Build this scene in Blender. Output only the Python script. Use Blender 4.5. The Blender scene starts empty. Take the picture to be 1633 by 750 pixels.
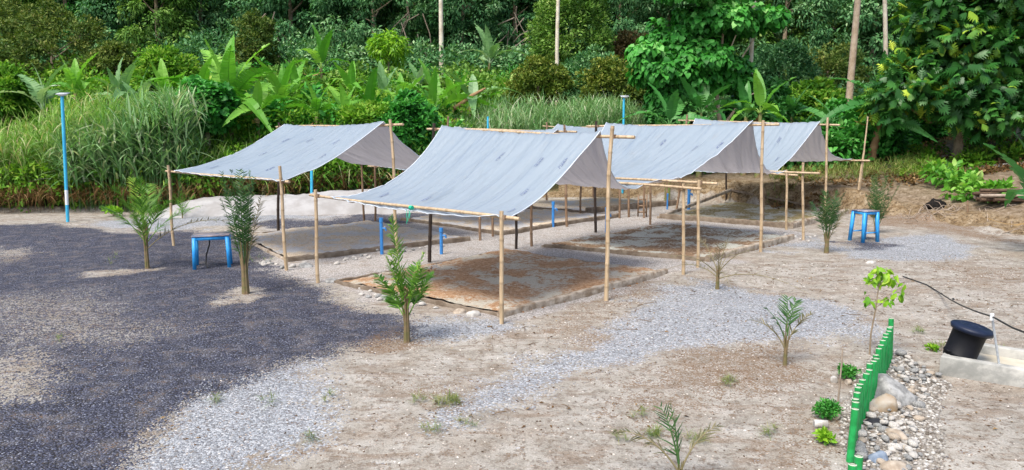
import bpy, math, random
import numpy as np
from mathutils import Vector

R = math.radians
SC = bpy.context.scene
COL = SC.collection
rng = np.random.default_rng(11)
random.seed(5)

# ------------------------------------------------------------------ camera model
F_PX, CX, CY, CAM_H = 1200.0, 816.5, 375.0, 3.0
PITCH = math.atan(176.0 / F_PX)
_fw = np.array([0, math.cos(PITCH), -math.sin(PITCH)])
_up = np.array([0, math.sin(PITCH), math.cos(PITCH)])


def ray(x, y):
    return _fw + np.array([1.0, 0, 0]) * (x - CX) / F_PX + _up * (CY - y) / F_PX


def at(x, y, z=0.0):
    """ground point seen at photograph pixel x, y on the plane of height z"""
    d = ray(x, y)
    t = (z - CAM_H) / d[2]
    return np.array([d[0] * t, d[1] * t, z])


def atY(x, y, Y):
    """point at world depth Y seen at pixel x, y"""
    d = ray(x, y)
    t = Y / d[1]
    return np.array([d[0] * t, Y, CAM_H + d[2] * t])


def xat(x, Y, z=3.0):
    return (x - CX) / F_PX * (Y * math.cos(PITCH) + (CAM_H - z) * math.sin(PITCH))


# ------------------------------------------------------------------ small maths
def sstep(a, b, v):
    t = np.clip((v - a) / (b - a), 0, 1)
    return t * t * (3 - 2 * t)


def norm(v):
    v = np.asarray(v, float)
    return v / np.maximum(np.linalg.norm(v, axis=-1, keepdims=True), 1e-9)


def vnoise(x, y, seed=0):
    """smooth value noise"""
    x = np.asarray(x, float); y = np.asarray(y, float)
    xi = np.floor(x).astype(np.int64); yi = np.floor(y).astype(np.int64)
    fx = x - xi; fy = y - yi
    fx = fx * fx * (3 - 2 * fx); fy = fy * fy * (3 - 2 * fy)

    def hsh(a, b):
        n = (a * 374761393 + b * 668265263 + seed * 974634777) & 0x7fffffff
        n = ((n ^ (n >> 13)) * 1274126177) & 0x7fffffff
        return ((n ^ (n >> 16)) & 0xffff) / 65535.0
    a = hsh(xi, yi); b = hsh(xi + 1, yi); c = hsh(xi, yi + 1); d = hsh(xi + 1, yi + 1)
    return (a * (1 - fx) + b * fx) * (1 - fy) + (c * (1 - fx) + d * fx) * fy


def poly_sd(px, py, poly):
    """signed distance to polygon, positive inside"""
    poly = np.asarray(poly, float)
    n = len(poly)
    d = np.full(px.shape, 1e9)
    ins = np.zeros(px.shape, bool)
    for i in range(n):
        a = poly[i]; b = poly[(i + 1) % n]
        e = b - a
        w0 = px - a[0]; w1 = py - a[1]
        t = np.clip((w0 * e[0] + w1 * e[1]) / max(e @ e, 1e-9), 0, 1)
        d = np.minimum(d, np.hypot(w0 - e[0] * t, w1 - e[1] * t))
        c = (a[1] > py) != (b[1] > py)
        with np.errstate(divide='ignore', invalid='ignore'):
            xi = a[0] + (py - a[1]) * e[0] / (e[1] if abs(e[1]) > 1e-9 else 1e-9)
        ins ^= c & (px < xi)
    return np.where(ins, d, -d)


# ------------------------------------------------------------------ terrain height
FOOT = np.array([(-200, 25.5), (-60, 25.6), (-18, 25.9), (-12, 26.2), (-8, 27.6), (-3.5, 30.0), (0, 31.2), (4.7, 31.2), (8.1, 29.4), (11.0, 25.7),
                 (12.9, 23.6), (13.9, 20.6), (17, 16.5), (24, 12), (60, 4), (200, -30)])
HILL_POLY = np.vstack([FOOT, [(200, 400), (-200, 400)]])


def height(x, y):
    x = np.asarray(x, float); y = np.asarray(y, float)
    sd = poly_sd(x, y, HILL_POLY)
    sd = sd + (vnoise(x * .9, y * .9, 3) - .5) * .55 * sstep(2, 9, x) + (vnoise(x * 2.3, y * 2.3, 4) - .5) * .45 * sstep(2, 9, x) + (vnoise(x * 5.3, y * 5.3, 14) - .5) * .25 * sstep(2, 9, x)
    s = np.maximum(sd, 0)
    zl = np.interp(s, [0, 2, 7, 12, 17, 28, 120, 400], [0, .45, 1.9, 3.6, 4.7, 6.4, 36, 80])
    zr = np.interp(s, [0, .35, .75, 9, 18, 30, 120, 400], [0, .46, .80, 1.5, 3.0, 5.6, 34, 80])
    zr2 = np.interp(s, [0, .8, 2.4, 9, 18, 30, 120, 400], [0, .28, .85, 1.5, 3.0, 5.6, 34, 80])
    q2 = sstep(11.6, 13.6, x); zr = zr * (1 - q2) + zr2 * q2
    k = sstep(-1, 7, x)
    z = zl * (1 - k) + zr * k
    z = z + np.where(s > 0.8, (vnoise(x * .35, y * .35, 5) - .5) * .6 * sstep(.8, 6, s), 0)
    flat = 1 - sstep(0, .6, sd)
    z = z + flat * ((vnoise(x * .45, y * .45, 1) - .5) * .07 + (vnoise(x * 1.7, y * 1.7, 2) - .5) * .03 - .02 + (vnoise(x * 5.1, y * 5.1, 8) - .5) * .014)
    # a few heaps: spoil at the foot of the bank
    for hx, hy, hr, hz in ((12.55, 23.75, .75, .12),):
        z = z + hz * np.exp(-((x - hx) ** 2 + (y - hy) ** 2) / hr ** 2)
    return z


def H(x, y):
    return float(height(np.array([x]), np.array([y]))[0])


def gnd(x, y):
    """ground point seen at pixel, corrected for the small ground relief"""
    p = at(x, y)
    p[2] = H(p[0], p[1])
    return p


# ------------------------------------------------------------------ materials
def new_mat(name):
    m = bpy.data.materials.new(name)
    m.use_nodes = True
    nt = m.node_tree
    for n in list(nt.nodes):
        nt.nodes.remove(n)
    out = nt.nodes.new('ShaderNodeOutputMaterial')
    return m, nt, out


class NT:
    def __init__(self, nt):
        self.nt = nt

    def n(self, typ, **kw):
        nd = self.nt.nodes.new('ShaderNode' + typ)
        for k, v in kw.items():
            setattr(nd, k, v)
        return nd

    def link(self, a, b):
        self.nt.links.new(a, b)

    def val(self, sock, v):
        if hasattr(v, 'is_linked') or hasattr(v, 'links'):
            self.link(v, sock)
        else:
            sock.default_value = v

    def math(self, op, a, b=0.0, clamp=False):
        m = self.n('Math', operation=op, use_clamp=clamp)
        self.val(m.inputs[0], a); self.val(m.inputs[1], b)
        return m.outputs[0]

    def mix(self, f, a, b, blend='MIX'):
        m = self.n('Mix', data_type='RGBA', blend_type=blend)
        self.val(m.inputs[0], f)
        for s, v in ((m.inputs[6], a), (m.inputs[7], b)):
            if isinstance(v, (tuple, list)):
                s.default_value = (v[0], v[1], v[2], 1)
            else:
                self.link(v, s)
        return m.outputs[2]

    def noise(self, vec, scale, detail=4, rough=.55, dist=0.0):
        m = self.n('TexNoise')
        if vec is not None:
            self.link(vec, m.inputs['Vector'])
        m.inputs['Scale'].default_value = scale
        m.inputs['Detail'].default_value = detail
        m.inputs['Roughness'].default_value = rough
        m.inputs['Distortion'].default_value = dist
        return m.outputs['Fac']

    def voro(self, vec, scale, rnd=1.0):
        m = self.n('TexVoronoi')
        if vec is not None:
            self.link(vec, m.inputs['Vector'])
        m.inputs['Scale'].default_value = scale
        m.inputs['Randomness'].default_value = rnd
        return m

    def ramp(self, f, stops, interp='LINEAR'):
        m = self.n('ValToRGB')
        m.color_ramp.interpolation = interp
        els = m.color_ramp.elements
        while len(els) < len(stops):
            els.new(.5)
        for e, (p, c) in zip(els, stops):
            e.position = p
            e.color = (c[0], c[1], c[2], 1) if isinstance(c, (tuple, list)) else (c, c, c, 1)
        self.link(f, m.inputs[0])
        return m.outputs[0]

    def smooth(self, v, a, b):
        m = self.n('MapRange', interpolation_type='SMOOTHSTEP')
        self.val(m.inputs[0], v)
        m.inputs[1].default_value = a; m.inputs[2].default_value = b
        return m.outputs[0]

    def bump(self, h, strength, dist, normal=None):
        b = self.n('Bump')
        b.inputs['Strength'].default_value = strength
        b.inputs['Distance'].default_value = dist
        self.link(h, b.inputs['Height'])
        if normal is not None:
            self.link(normal, b.inputs['Normal'])
        return b.outputs[0]

    def principled(self, out, color, rough=.7, spec=.3, normal=None):
        p = self.n('BsdfPrincipled')
        if isinstance(color, (tuple, list)):
            p.inputs['Base Color'].default_value = (*color, 1)
        else:
            self.link(color, p.inputs['Base Color'])
        self.val(p.inputs['Roughness'], rough)
        p.inputs['Specular IOR Level'].default_value = spec
        if normal is not None:
            self.link(normal, p.inputs['Normal'])
        if out is not None:
            self.link(p.outputs[0], out.inputs[0])
        return p


def plain(name, c1, c2, scale=8, rough=.6, spec=.3, bump=.15, bscale=40, coords='Object', bdist=.01):
    m, nt, out = new_mat(name)
    t = NT(nt)
    co = t.n('TexCoord').outputs[coords]
    f = t.noise(co, scale, 5, .6)
    c = t.mix(t.smooth(f, .35, .65), c1, c2)
    nb = t.bump(t.noise(co, bscale, 4), bump, bdist)
    t.principled(out, c, rough, spec, nb)
    return m


def leaf_mat(name, cols, rough=.5, spec=.35, transl=.25, pscale=.5):
    """foliage: cols = stops over the per-leaf value"""
    m, nt, out = new_mat(name)
    t = NT(nt)
    a = t.n('Attribute', attribute_name='var')
    geo = t.n('NewGeometry')
    big = t.noise(geo.outputs['Position'], pscale, 2)
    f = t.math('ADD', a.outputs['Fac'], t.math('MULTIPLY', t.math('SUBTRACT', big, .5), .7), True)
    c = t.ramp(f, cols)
    p = t.principled(None, c, rough, min(spec, .3))
    tr = t.n('BsdfTranslucent')
    c2 = t.mix(1.0, c, (1.0, 1.15, .55), 'MULTIPLY')
    t.link(c2, tr.inputs[0])
    mx = t.n('MixShader')
    mx.inputs[0].default_value = transl
    t.link(p.outputs[0], mx.inputs[1]); t.link(tr.outputs[0], mx.inputs[2])
    t.link(mx.outputs[0], out.inputs[0])
    return m


M = {}


def bamboo_mat(name, a, b, c):
    m, nt, out = new_mat(name)
    t = NT(nt)
    co = t.n('TexCoord').outputs['Object']
    mp = t.n('Mapping'); t.link(co, mp.inputs[0]); mp.inputs['Scale'].default_value = (9, 9, 1.2)
    f = t.noise(mp.outputs[0], 2.0, 5, .65)
    col = t.ramp(f, [(.3, a), (.52, b), (.72, c)])
    at_ = t.n('Attribute', attribute_name='var')
    col = t.mix(at_.outputs['Fac'], col, (c[0] * .38, c[1] * .34, c[2] * .3))
    nb = t.bump(t.noise(mp.outputs[0], 8, 3), .2, .01)
    t.principled(out, col, .5, .35, nb)
    return m


M['bamboo'] = bamboo_mat('bamboo', (.54, .42, .28), (.42, .31, .19), (.24, .165, .10))
M['bamboo_old'] = bamboo_mat('bamboo_weathered', (.30, .21, .14), (.20, .125, .075), (.10, .06, .035))
M['darkwood'] = bamboo_mat('dark_wood', (.045, .030, .022), (.028, .018, .013), (.014, .009, .007))
M['blue_pipe'] = plain('blue_pipe', (.03, .17, .45), (.035, .22, .55), 3, .4, .5, .05)
M['teal_pipe'] = plain('teal_pipe', (.03, .34, .56), (.05, .42, .62), 3, .4, .5, .05)
M['white_paint'] = plain('white_paint', (.75, .76, .76), (.6, .62, .63), 5, .5, .4, .1)
M['stool_blue'] = plain('stool_blue', (.015, .24, .62), (.03, .33, .72), 7, .45, .5, .12, 25)
M['stool_top'] = plain('stool_top', (.10, .12, .18), (.34, .27, .25), 6, .4, .5, .1)
M['green_tube'] = plain('green_tube', (.006, .21, .045), (.014, .31, .075), 9, .5, .4, .15)
M['green_inner'] = plain('green_inner', (.45, .5, .4), (.35, .42, .3), 8, .7, .2)
M['black_plastic'] = plain('black_plastic', (.0035, .004, .006), (.006, .006, .009), 4, .6, .18, .1, 60)
M['lid_plastic'] = plain('lid_plastic', (.004, .008, .024), (.006, .012, .034), 4, .5, .35, .1, 60)
M['hose'] = plain('hose', (.010, .010, .011), (.02, .02, .02), 4, .5, .4)
M['galv'] = plain('galvanised', (.42, .45, .47), (.3, .32, .34), 20, .45, .5)
M['concrete'] = plain('concrete', (.43, .42, .385), (.26, .26, .24), 5, .85, .2, .35, 45)
M['concrete_yel'] = plain('concrete_floor', (.44, .39, .29), (.50, .47, .39), 3, .8, .25, .2, 30)
M['soilbrown'] = plain('brown_soil', (.22, .12, .06), (.33, .22, .13), 4, .95, .1, .6, 30, bdist=.04)
M['rock_light'] = plain('rock_pale', (.50, .48, .445), (.27, .25, .225), 9, .8, .25, .4, 25)
M['rock_tan'] = plain('rock_tan', (.25, .20, .15), (.40, .345, .28), 9, .8, .25, .4, 25)
M['rock_grey'] = plain('rock_grey', (.15, .150, .145), (.33, .33, .32), 9, .85, .2, .7, 22)
M['rock_blue'] = plain('rock_bluegrey', (.12, .16, .22), (.26, .30, .36), 9, .75, .3, .4, 25)
M['rock_black'] = plain('rock_black', (.012, .013, .018), (.03, .03, .035), 9, .8, .3, .5, 25)
M['rock_rust'] = plain('rock_rust', (.36, .34, .30), (.26, .18, .10), 3, .85, .2, .5, 20)
M['bark'] = plain('bark', (.20, .15, .10), (.30, .24, .17), 3, .9, .1, .5, 12, 'Object', .05)
M['bark_pale'] = plain('bark_pale', (.62, .57, .47), (.45, .38, .29), 2.2, .85, .15, .3, 9, 'Object', .03)
M['bark_tan'] = plain('bark_tan', (.36, .27, .19), (.46, .37, .28), 3, .9, .1, .4, 9, 'Object', .05)
M['stem_dark'] = plain('dark_bark', (.07, .045, .03), (.12, .08, .055), 5, .9, .1, .4, 20)
M['deadwood'] = plain('dead_wood', (.22, .17, .13), (.34, .28, .22), 6, .9, .1, .4, 20)
M['stem_banana'] = plain('banana_stem', (.16, .20, .06), (.22, .15, .08), 3, .6, .3, .2, 14)
M['stem_brown'] = plain('banana_stem_dry', (.22, .12, .06), (.30, .20, .10), 4, .8, .2, .3, 14)
M['palm_stem'] = plain('palm_stem', (.13, .12, .05), (.20, .14, .08), 10, .8, .2, .4, 30)
M['rag'] = plain('green_rag', (.02, .34, .20), (.03, .42, .27), 10, .8, .1)
M['mound_black'] = plain('black_mulch', (.008, .008, .008), (.02, .016, .014), 18, .95, .1, .8, 30, bdist=.04)
M['sand_white'] = plain('white_sand', (.34, .335, .33), (.26, .25, .24), 1.6, .95, .1, .35, 14, bdist=.03)
M['dry'] = leaf_mat('dry_straw', [(0, (.065, .034, .014)), (.5, (.15, .085, .035)), (1, (.34, .23, .11))], .8, .1, .15)

# foliage kinds
M['leaf_forest'] = leaf_mat('leaf_forest', [(0, (0.017, 0.066, 0.022)), (.35, (0.051, 0.162, 0.056)), (.66, (0.128, 0.288, 0.107)), (1, (0.342, 0.504, 0.256))], .6, .18, .25, .12)
M['leaf_forest_yel'] = leaf_mat('leaf_forest_yel', [(0, (0.029, 0.086, 0.014)), (.4, (0.092, 0.207, 0.030)), (.75, (0.196, 0.333, 0.063)), (1, (0.380, 0.494, 0.149))], .6, .18, .25, .2)
M['leaf_olive'] = leaf_mat('leaf_olive', [(0, (0.025, 0.060, 0.010)), (.35, (0.069, 0.125, 0.019)), (.7, (0.149, 0.194, 0.036)), (1, (0.265, 0.250, 0.072))], .6, .2, .2, .3)
M['leaf_oliveyel'] = leaf_mat('leaf_oliveyel', [(0, (.030, .070, .008)), (.35, (.085, .14, .016)), (.7, (.18, .22, .03)), (1, (.34, .33, .08))], .6, .2, .2, .3)
M['leaf_russet'] = leaf_mat('russet_leaf', [(0, (0.048, 0.048, 0.016)), (.4, (0.120, 0.088, 0.029)), (1, (0.240, 0.160, 0.064))], .55, .25, .2, .3)
M['leaf_bright'] = leaf_mat('leaf_bright', [(0, (.014, .095, .012)), (.4, (.040, .22, .028)), (.75, (.095, .37, .058)), (1, (.25, .52, .15))], .5, .25, .3, .3)
M['leaf_shrub'] = leaf_mat('leaf_shrub', [(0, (.025, .10, .008)), (.35, (.085, .24, .018)), (.7, (.20, .38, .034)), (1, (.42, .52, .10))], .6, .2, .35, .3)
M['leaf_lime'] = leaf_mat('lime_leaf', [(0, (.10, .28, .015)), (.5, (.22, .44, .025)), (1, (.42, .58, .06))], .45, .4, .35, .6)
M['leaf_bread'] = leaf_mat('leaf_bread', [(0, (.010, .055, .010)), (.38, (.024, .115, .018)), (.62, (.060, .20, .030)), (.74, (.22, .38, .03)), (1, (.48, .58, .07))], .4, .4, .22, .15)  # lime end stops put glossy leaf highlights into the colour
M['leaf_grass'] = leaf_mat('leaf_grass', [(0, (.060, .18, .018)), (.35, (.16, .34, .045)), (.6, (.29, .44, .12)), (.82, (.48, .52, .29)), (1, (.56, .44, .24))], .6, .2, .35, .35)
M['leaf_silver'] = leaf_mat('leaf_silver', [(0, (.070, .19, .055)), (.4, (.17, .34, .12)), (.72, (.33, .46, .24)), (1, (.56, .56, .40))], .6, .2, .28, .35)
M['leaf_lowgrass'] = leaf_mat('low_grass', [(0, (0.065, 0.111, 0.019)), (.5, (0.156, 0.234, 0.046)), (1, (0.338, 0.286, 0.117))], .6, .25, .3, .6)
M['leaf_banana'] = leaf_mat('leaf_banana', [(0, (.050, .19, .018)), (.4, (.12, .34, .034)), (.75, (.25, .48, .07)), (1, (.48, .60, .20))], .45, .3, .38, .5)
M['leaf_banana_dk'] = leaf_mat('leaf_banana_dk', [(0, (.020, .105, .022)), (.5, (.055, .22, .045)), (1, (.16, .36, .11))], .45, .3, .3, .5)
M['leaf_banana_sil'] = leaf_mat('leaf_banana_sil', [(0, (.080, .20, .060)), (.5, (.18, .33, .13)), (1, (.40, .50, .33))], .5, .3, .3, .5)
M['leaf_palm'] = leaf_mat('palm_leaf', [(0, (0.024, 0.083, 0.012)), (.4, (0.068, 0.188, 0.021)), (.8, (0.158, 0.330, 0.038)), (1, (0.390, 0.540, 0.075))], .4, .45, .25, .8)
M['leaf_palm_dk'] = leaf_mat('palm_leaf_dark', [(0, (0.014, 0.046, 0.014)), (.5, (0.030, 0.095, 0.024)), (1, (0.088, 0.176, 0.047))], .4, .45, .2, .8)
M['leaf_palm_dry'] = leaf_mat('palm_leaf_dry', [(0, (.06, .07, .03)), (.5, (.17, .15, .075)), (1, (.32, .26, .15))], .6, .3, .2, .8)


# ------------------------------------------------------------------ mesh collector
class Geo:
    def __init__(self):
        self.V = []; self.F4 = []; self.F3 = []; self.A = []; self.m4 = []; self.m3 = []; self.n = 0

    def add(self, V, F, var=0.0, mat=0):
        V = np.asarray(V, float).reshape(-1, 3)
        self.V.append(V)
        a = np.broadcast_to(np.asarray(var, float), (len(V),)) if np.ndim(var) <= 1 else np.asarray(var).ravel()
        self.A.append(a)
        F = np.asarray(F, dtype=np.int64)
        if F.size:
            if F.shape[1] == 4:
                self.F4.append(F + self.n); self.m4.append(np.full(len(F), mat))
            else:
                self.F3.append(F + self.n); self.m3.append(np.full(len(F), mat))
        self.n += len(V)

    def merge(self, other, Mx=None, off=(0, 0, 0), dvar=0.0):
        """append a copy of another collector, transformed"""
        V = np.concatenate(other.V)
        if Mx is not None:
            V = V @ np.asarray(Mx).T
        self.V.append(V + np.asarray(off)); self.A.append(np.concatenate(other.A) + dvar)
        for f, mm in zip(other.F4, other.m4):
            self.F4.append(f + self.n); self.m4.append(mm)
        for f, mm in zip(other.F3, other.m3):
            self.F3.append(f + self.n); self.m3.append(mm)
        self.n += len(V)

    def mesh(self, name, mats, smooth=False):
        me = bpy.data.meshes.new(name)
        V = np.concatenate(self.V)
        f4 = np.concatenate(self.F4) if self.F4 else np.zeros((0, 4), int)
        f3 = np.concatenate(self.F3) if self.F3 else np.zeros((0, 3), int)
        nl = f4.size + f3.size
        me.vertices.add(len(V)); me.vertices.foreach_set('co', V.astype(np.float32).ravel())
        me.loops.add(nl); me.loops.foreach_set('vertex_index', np.concatenate([f4.ravel(), f3.ravel()]).astype(np.int32))
        npoly = len(f4) + len(f3)
        me.polygons.add(npoly)
        starts = np.concatenate([np.arange(len(f4)) * 4, len(f4) * 4 + np.arange(len(f3)) * 3]).astype(np.int32)
        me.polygons.foreach_set('loop_start', starts)
        mi = np.concatenate(self.m4 + self.m3) if (self.m4 or self.m3) else np.zeros(0)
        for m in mats:
            me.materials.append(m)
        me.polygons.foreach_set('material_index', mi.astype(np.int32))
        if smooth:
            me.polygons.foreach_set('use_smooth', np.ones(npoly, bool))
        at_ = me.attributes.new('var', 'FLOAT', 'POINT')
        at_.data.foreach_set('value', np.concatenate(self.A).astype(np.float32))
        me.update(calc_edges=True)
        return me

    def build(self, name, mats, parent=None, smooth=False, loc=None):
        if not isinstance(mats, (list, tuple)):
            mats = [mats]
        if loc is not None:
            self.V = [v - np.asarray(loc) for v in self.V]
        o = bpy.data.objects.new(name, self.mesh(name, mats, smooth))
        COL.objects.link(o)
        if loc is not None and parent is None:
            o.location = loc
        if parent is not None:
            o.parent = parent           # the parent Empty stands at loc, so the piece keeps a zero offset
        return o

    # ---- shapes
    def box(self, c, s, ax=None, mat=0, var=0.0):
        c = np.asarray(c, float); s = np.asarray(s, float) / 2
        P = np.array([(i, j, k) for i in (-1, 1) for j in (-1, 1) for k in (-1, 1)], float) * s
        if ax is not None:
            P = P @ np.asarray(ax, float)          # rows are axes
        F = [(0, 1, 3, 2), (4, 6, 7, 5), (0, 4, 5, 1), (2, 3, 7, 6), (0, 2, 6, 4), (1, 5, 7, 3)]
        self.add(P + c, F, var, mat)

    def tube(self, path, rad, sides=8, cap=True, mat=0, var=0.0):
        P = np.asarray(path, float)
        n = len(P)
        rad = np.broadcast_to(np.asarray(rad, float), (n,))
        T = norm(np.gradient(P, axis=0))
        ref = np.array([0, 0, 1.0]) if abs(T[0][2]) < .8 else np.array([1.0, 0, 0])
        S = norm(np.cross(T, ref)); B = np.cross(S, T)
        a = np.arange(sides) / sides * 2 * math.pi
        V = P[:, None] + rad[:, None, None] * (np.cos(a)[None, :, None] * S[:, None] + np.sin(a)[None, :, None] * B[:, None])
        i = np.arange(n - 1)[:, None] * sides; j = np.arange(sides)[None]; j2 = (j + 1) % sides
        F = np.stack([i + j, i + j2, i + sides + j2, i + sides + j], -1).reshape(-1, 4)
        va = np.repeat(np.broadcast_to(np.asarray(var, float), (n,)), sides)
        self.add(V.reshape(-1, 3), F, va, mat)
        if cap:
            for k, idx in ((0, -1), (n - 1, 1)):
                ring = V[k]; c = P[k]
                VV = np.vstack([ring, c])
                q = np.arange(sides)
                FF = np.stack([q, (q + 1) % sides, np.full(sides, sides)], 1)
                self.add(VV, FF, va[k * sides], mat)

    def lathe(self, prof, c, sides=24, mat=0, axis=None):
        """prof: list of (r, z); axis 3x3 rows"""
        prof = np.asarray(prof, float); n = len(prof)
        a = np.arange(sides) / sides * 2 * math.pi
        V = np.stack([prof[:, 0][:, None] * np.cos(a), prof[:, 0][:, None] * np.sin(a), np.repeat(prof[:, 1][:, None], sides, 1)], -1).reshape(-1, 3)
        if axis is not None:
            V = V @ np.asarray(axis)
        i = np.arange(n - 1)[:, None] * sides; j = np.arange(sides)[None]; j2 = (j + 1) % sides
        F = np.stack([i + j, i + j2, i + sides + j2, i + sides + j], -1).reshape(-1, 4)
        self.add(V + np.asarray(c), F, 0, mat)

    def stamp(self, T, C, D, N, S, var, mat=0):
        """copies of template T=(V,F) in frames: x along D, z along N"""
        C = np.asarray(C, float).reshape(-1, 3); k = len(C)
        D = norm(np.broadcast_to(D, (k, 3))); N = np.broadcast_to(np.asarray(N, float), (k, 3))
        N = norm(N - (N * D).sum(1, keepdims=True) * D)
        Sd = np.cross(N, D)
        S = np.broadcast_to(np.asarray(S, float), (k,)) if np.ndim(S) <= 1 else np.asarray(S)
        S3 = S[:, None] * np.ones(3) if S.ndim == 1 else S
        TV, TF = T
        TV = np.asarray(TV, float); TF = np.asarray(TF)
        L = TV[None] * S3[:, None]
        W = C[:, None] + L[..., 0:1] * D[:, None] + L[..., 1:2] * Sd[:, None] + L[..., 2:3] * N[:, None]
        m = len(TV)
        F = (TF[None] + (np.arange(k) * m)[:, None, None]).reshape(-1, TF.shape[1])
        va = np.repeat(np.broadcast_to(np.asarray(var, float), (k,)), m)
        self.add(W.reshape(-1, 3), F, va, mat)


# ------------------------------------------------------------------ leaf templates (x along the leaf, unit length)
def T_leaf(w=.45, fold=.1, droop=.12):
    V = [(0, 0, 0), (.42, -w / 2, fold * w), (1, 0, -droop), (.42, w / 2, fold * w)]
    return (V, [(0, 1, 2, 3)])


def T_leaf6(w=.5, fold=.12, droop=.2):
    """broader leaf of four quads, slightly folded and arched"""
    xs = [0, .3, .68, 1.0]; ws = [.04, .5, .42, .02]; zs = [0, .05, -.03, -droop]
    V = []
    for x, ww, z in zip(xs, ws, zs):
        V += [(x, -ww * w, z + fold * ww * w), (x, 0, z), (x, ww * w, z + fold * ww * w)]
    F = []
    for i in range(3):
        a = i * 3
        F += [(a, a + 3, a + 4, a + 1), (a + 1, a + 4, a + 5, a + 2)]
    return (V, F)


def T_blade(n=5, w=.04, droop=.5, pw=2.0, base=.6):
    s = np.linspace(0, 1, n + 1)
    V = []
    for t in s:
        ww = w * (base + (1 - base) * min(1, t * 4)) * (1 - t ** 2.2) + .002
        V += [(t - .28 * droop * t ** 2.6, -ww / 2, -droop * t ** pw), (t - .28 * droop * t ** 2.6, ww / 2, -droop * t ** pw)]
    F = [(2 * i, 2 * i + 2, 2 * i + 3, 2 * i + 1) for i in range(n)]
    return (V, F)


def T_lobed():
    """deeply lobed leaf, one quad fan per side lobe"""
    V = [(0, 0, 0)]; F = []
    mid = [0, .14, .30, .46, .62, .78, 1.0]
    base = 0
    V = []
    for i in range(6):
        x0, x1 = mid[i], mid[i + 1]
        ln = [.20, .33, .40, .38, .28, .10][i]
        for sg in (-1, 1):
            k = len(V)
            V += [(x0, 0, 0), (x1, 0, -.02), (x1 + .10, sg * ln, -.06 - .25 * ln), (x0 + .04, sg * ln * .45, .03)]
            F.append((k, k + 1, k + 2, k + 3) if sg < 0 else (k, k + 3, k + 2, k + 1))
    return (V, F)


def T_banana(seed, droop=.5, w=.15, tear=.35, n=16):
    r = np.random.default_rng(seed)
    s = np.linspace(0, 1, n + 1)
    midx = s - .22 * droop * s ** 2.5
    midz = -droop * s ** 2.3
    wp = w * np.sin(np.clip((s * .97 + .03), 0, 1) ** .62 * math.pi) ** .7
    wp[-1] = .004
    V = []; F = []
    for sg in (-1, 1):
        off = 0.0
        for i in range(n):
            k = len(V)
            if r.random() < tear:
                off = r.uniform(-.05, .02)
            j0, j1 = off + r.uniform(-.008, .008), off + r.uniform(-.008, .008)
            gap = .012 if r.random() < tear else 0
            fold = .28 + r.uniform(-.1, .1)
            V += [(midx[i], 0, midz[i]), (midx[i + 1], 0, midz[i + 1]),
                  (midx[i + 1] + .02 - gap, sg * wp[i + 1] * .96, midz[i + 1] + wp[i + 1] * fold + j1),
                  (midx[i] + .02 + gap * .5, sg * wp[i] * .96, midz[i] + wp[i] * fold + j0)]
            F.append((k, k + 1, k + 2, k + 3) if sg < 0 else (k, k + 3, k + 2, k + 1))
    # midrib
    for i in range(n):
        k = len(V)
        rw = .010 * (1 - s[i] * .8)
        V += [(midx[i], -rw, midz[i] + .004), (midx[i + 1], -rw, midz[i + 1] + .004), (midx[i + 1], rw, midz[i + 1] + .004), (midx[i], rw, midz[i] + .004)]
        F.append((k, k + 1, k + 2, k + 3))
    return (V, F)


LEAF = T_leaf(); LEAFN = T_leaf(.3, .1, .2); LEAF6 = T_leaf6(); HEART = T_leaf6(.85, .16, .28); LOBED = T_lobed()
BLADES = [T_blade(5, .038, d, 2.0) for d in (.15, .4, .7, 1.0)]
BLADE_WIDE = [T_blade(5, .07, d, 2.0) for d in (.2, .5, .9)]
BANANAS = [T_banana(i, d, w, tr) for i, (d, w, tr) in enumerate(((.10, .135, .15), (.3, .14, .25), (.55, .145, .45), (.8, .14, .5), (.2, .15, .1), (1.0, .13, .6)))]


# ------------------------------------------------------------------ scene helpers
def tag(o, label=None, cat=None, group=None, kind=None):
    if label: o['label'] = label
    if cat: o['category'] = cat
    if group: o['group'] = group
    if kind: o['kind'] = kind
    return o


def thing(name, loc, label, cat, group=None, rz=0.0):
    o = bpy.data.objects.new(name, None)
    COL.objects.link(o)
    o.location = loc
    o.rotation_euler[2] = rz
    o.empty_display_size = .2
    return tag(o, label, cat, group)


def rdir(n, el0, el1, r=None, az=None):
    r = r or rng
    a = r.uniform(0, 2 * math.pi, n) if az is None else az
    e = np.radians(r.uniform(el0, el1, n))
    return np.stack([np.cos(a) * np.cos(e), np.sin(a) * np.cos(e), np.sin(e)], 1)


# ------------------------------------------------------------------ ground
def wp(poly):
    return [tuple(at(x, y)[:2]) for x, y in poly]


P_DARK = wp([(-700, 366), (0, 361), (105, 356), (180, 366), (250, 372), (300, 366), (380, 372), (392, 392), (400, 415), (470, 440), (520, 462), (575, 482), (640, 500), (720, 522),
             (700, 535), (600, 548), (545, 570), (470, 580), (430, 605), (300, 632), (262, 660), (250, 700), (180, 745), (150, 880), (-900, 900)])
P_DARK2 = wp([(405, 356), (560, 345), (760, 336), (800, 345), (640, 356), (480, 364)])
P_DARK3 = wp([(1320, 381), (1375, 378), (1380, 390), (1330, 392)])
P_PALE_IN_DARK = [wp([(-60, 470), (120, 462), (210, 480), (300, 520), (240, 555), (60, 555), (-60, 540)])]
P_SAND_IN_DARK = [wp([(-200, 596), (60, 560), (140, 590), (110, 640), (-200, 660)]), wp([(-150, 388), (20, 392), (60, 402), (0, 412), (-150, 415)]),
                  wp([(155, 432), (215, 424), (262, 427), (240, 436), (180, 438)]), wp([(318, 475), (370, 464), (430, 464), (420, 474), (360, 481)]),
                  wp([(230, 690), (300, 640), (430, 640), (420, 700), (330, 760), (180, 770)])]
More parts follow.
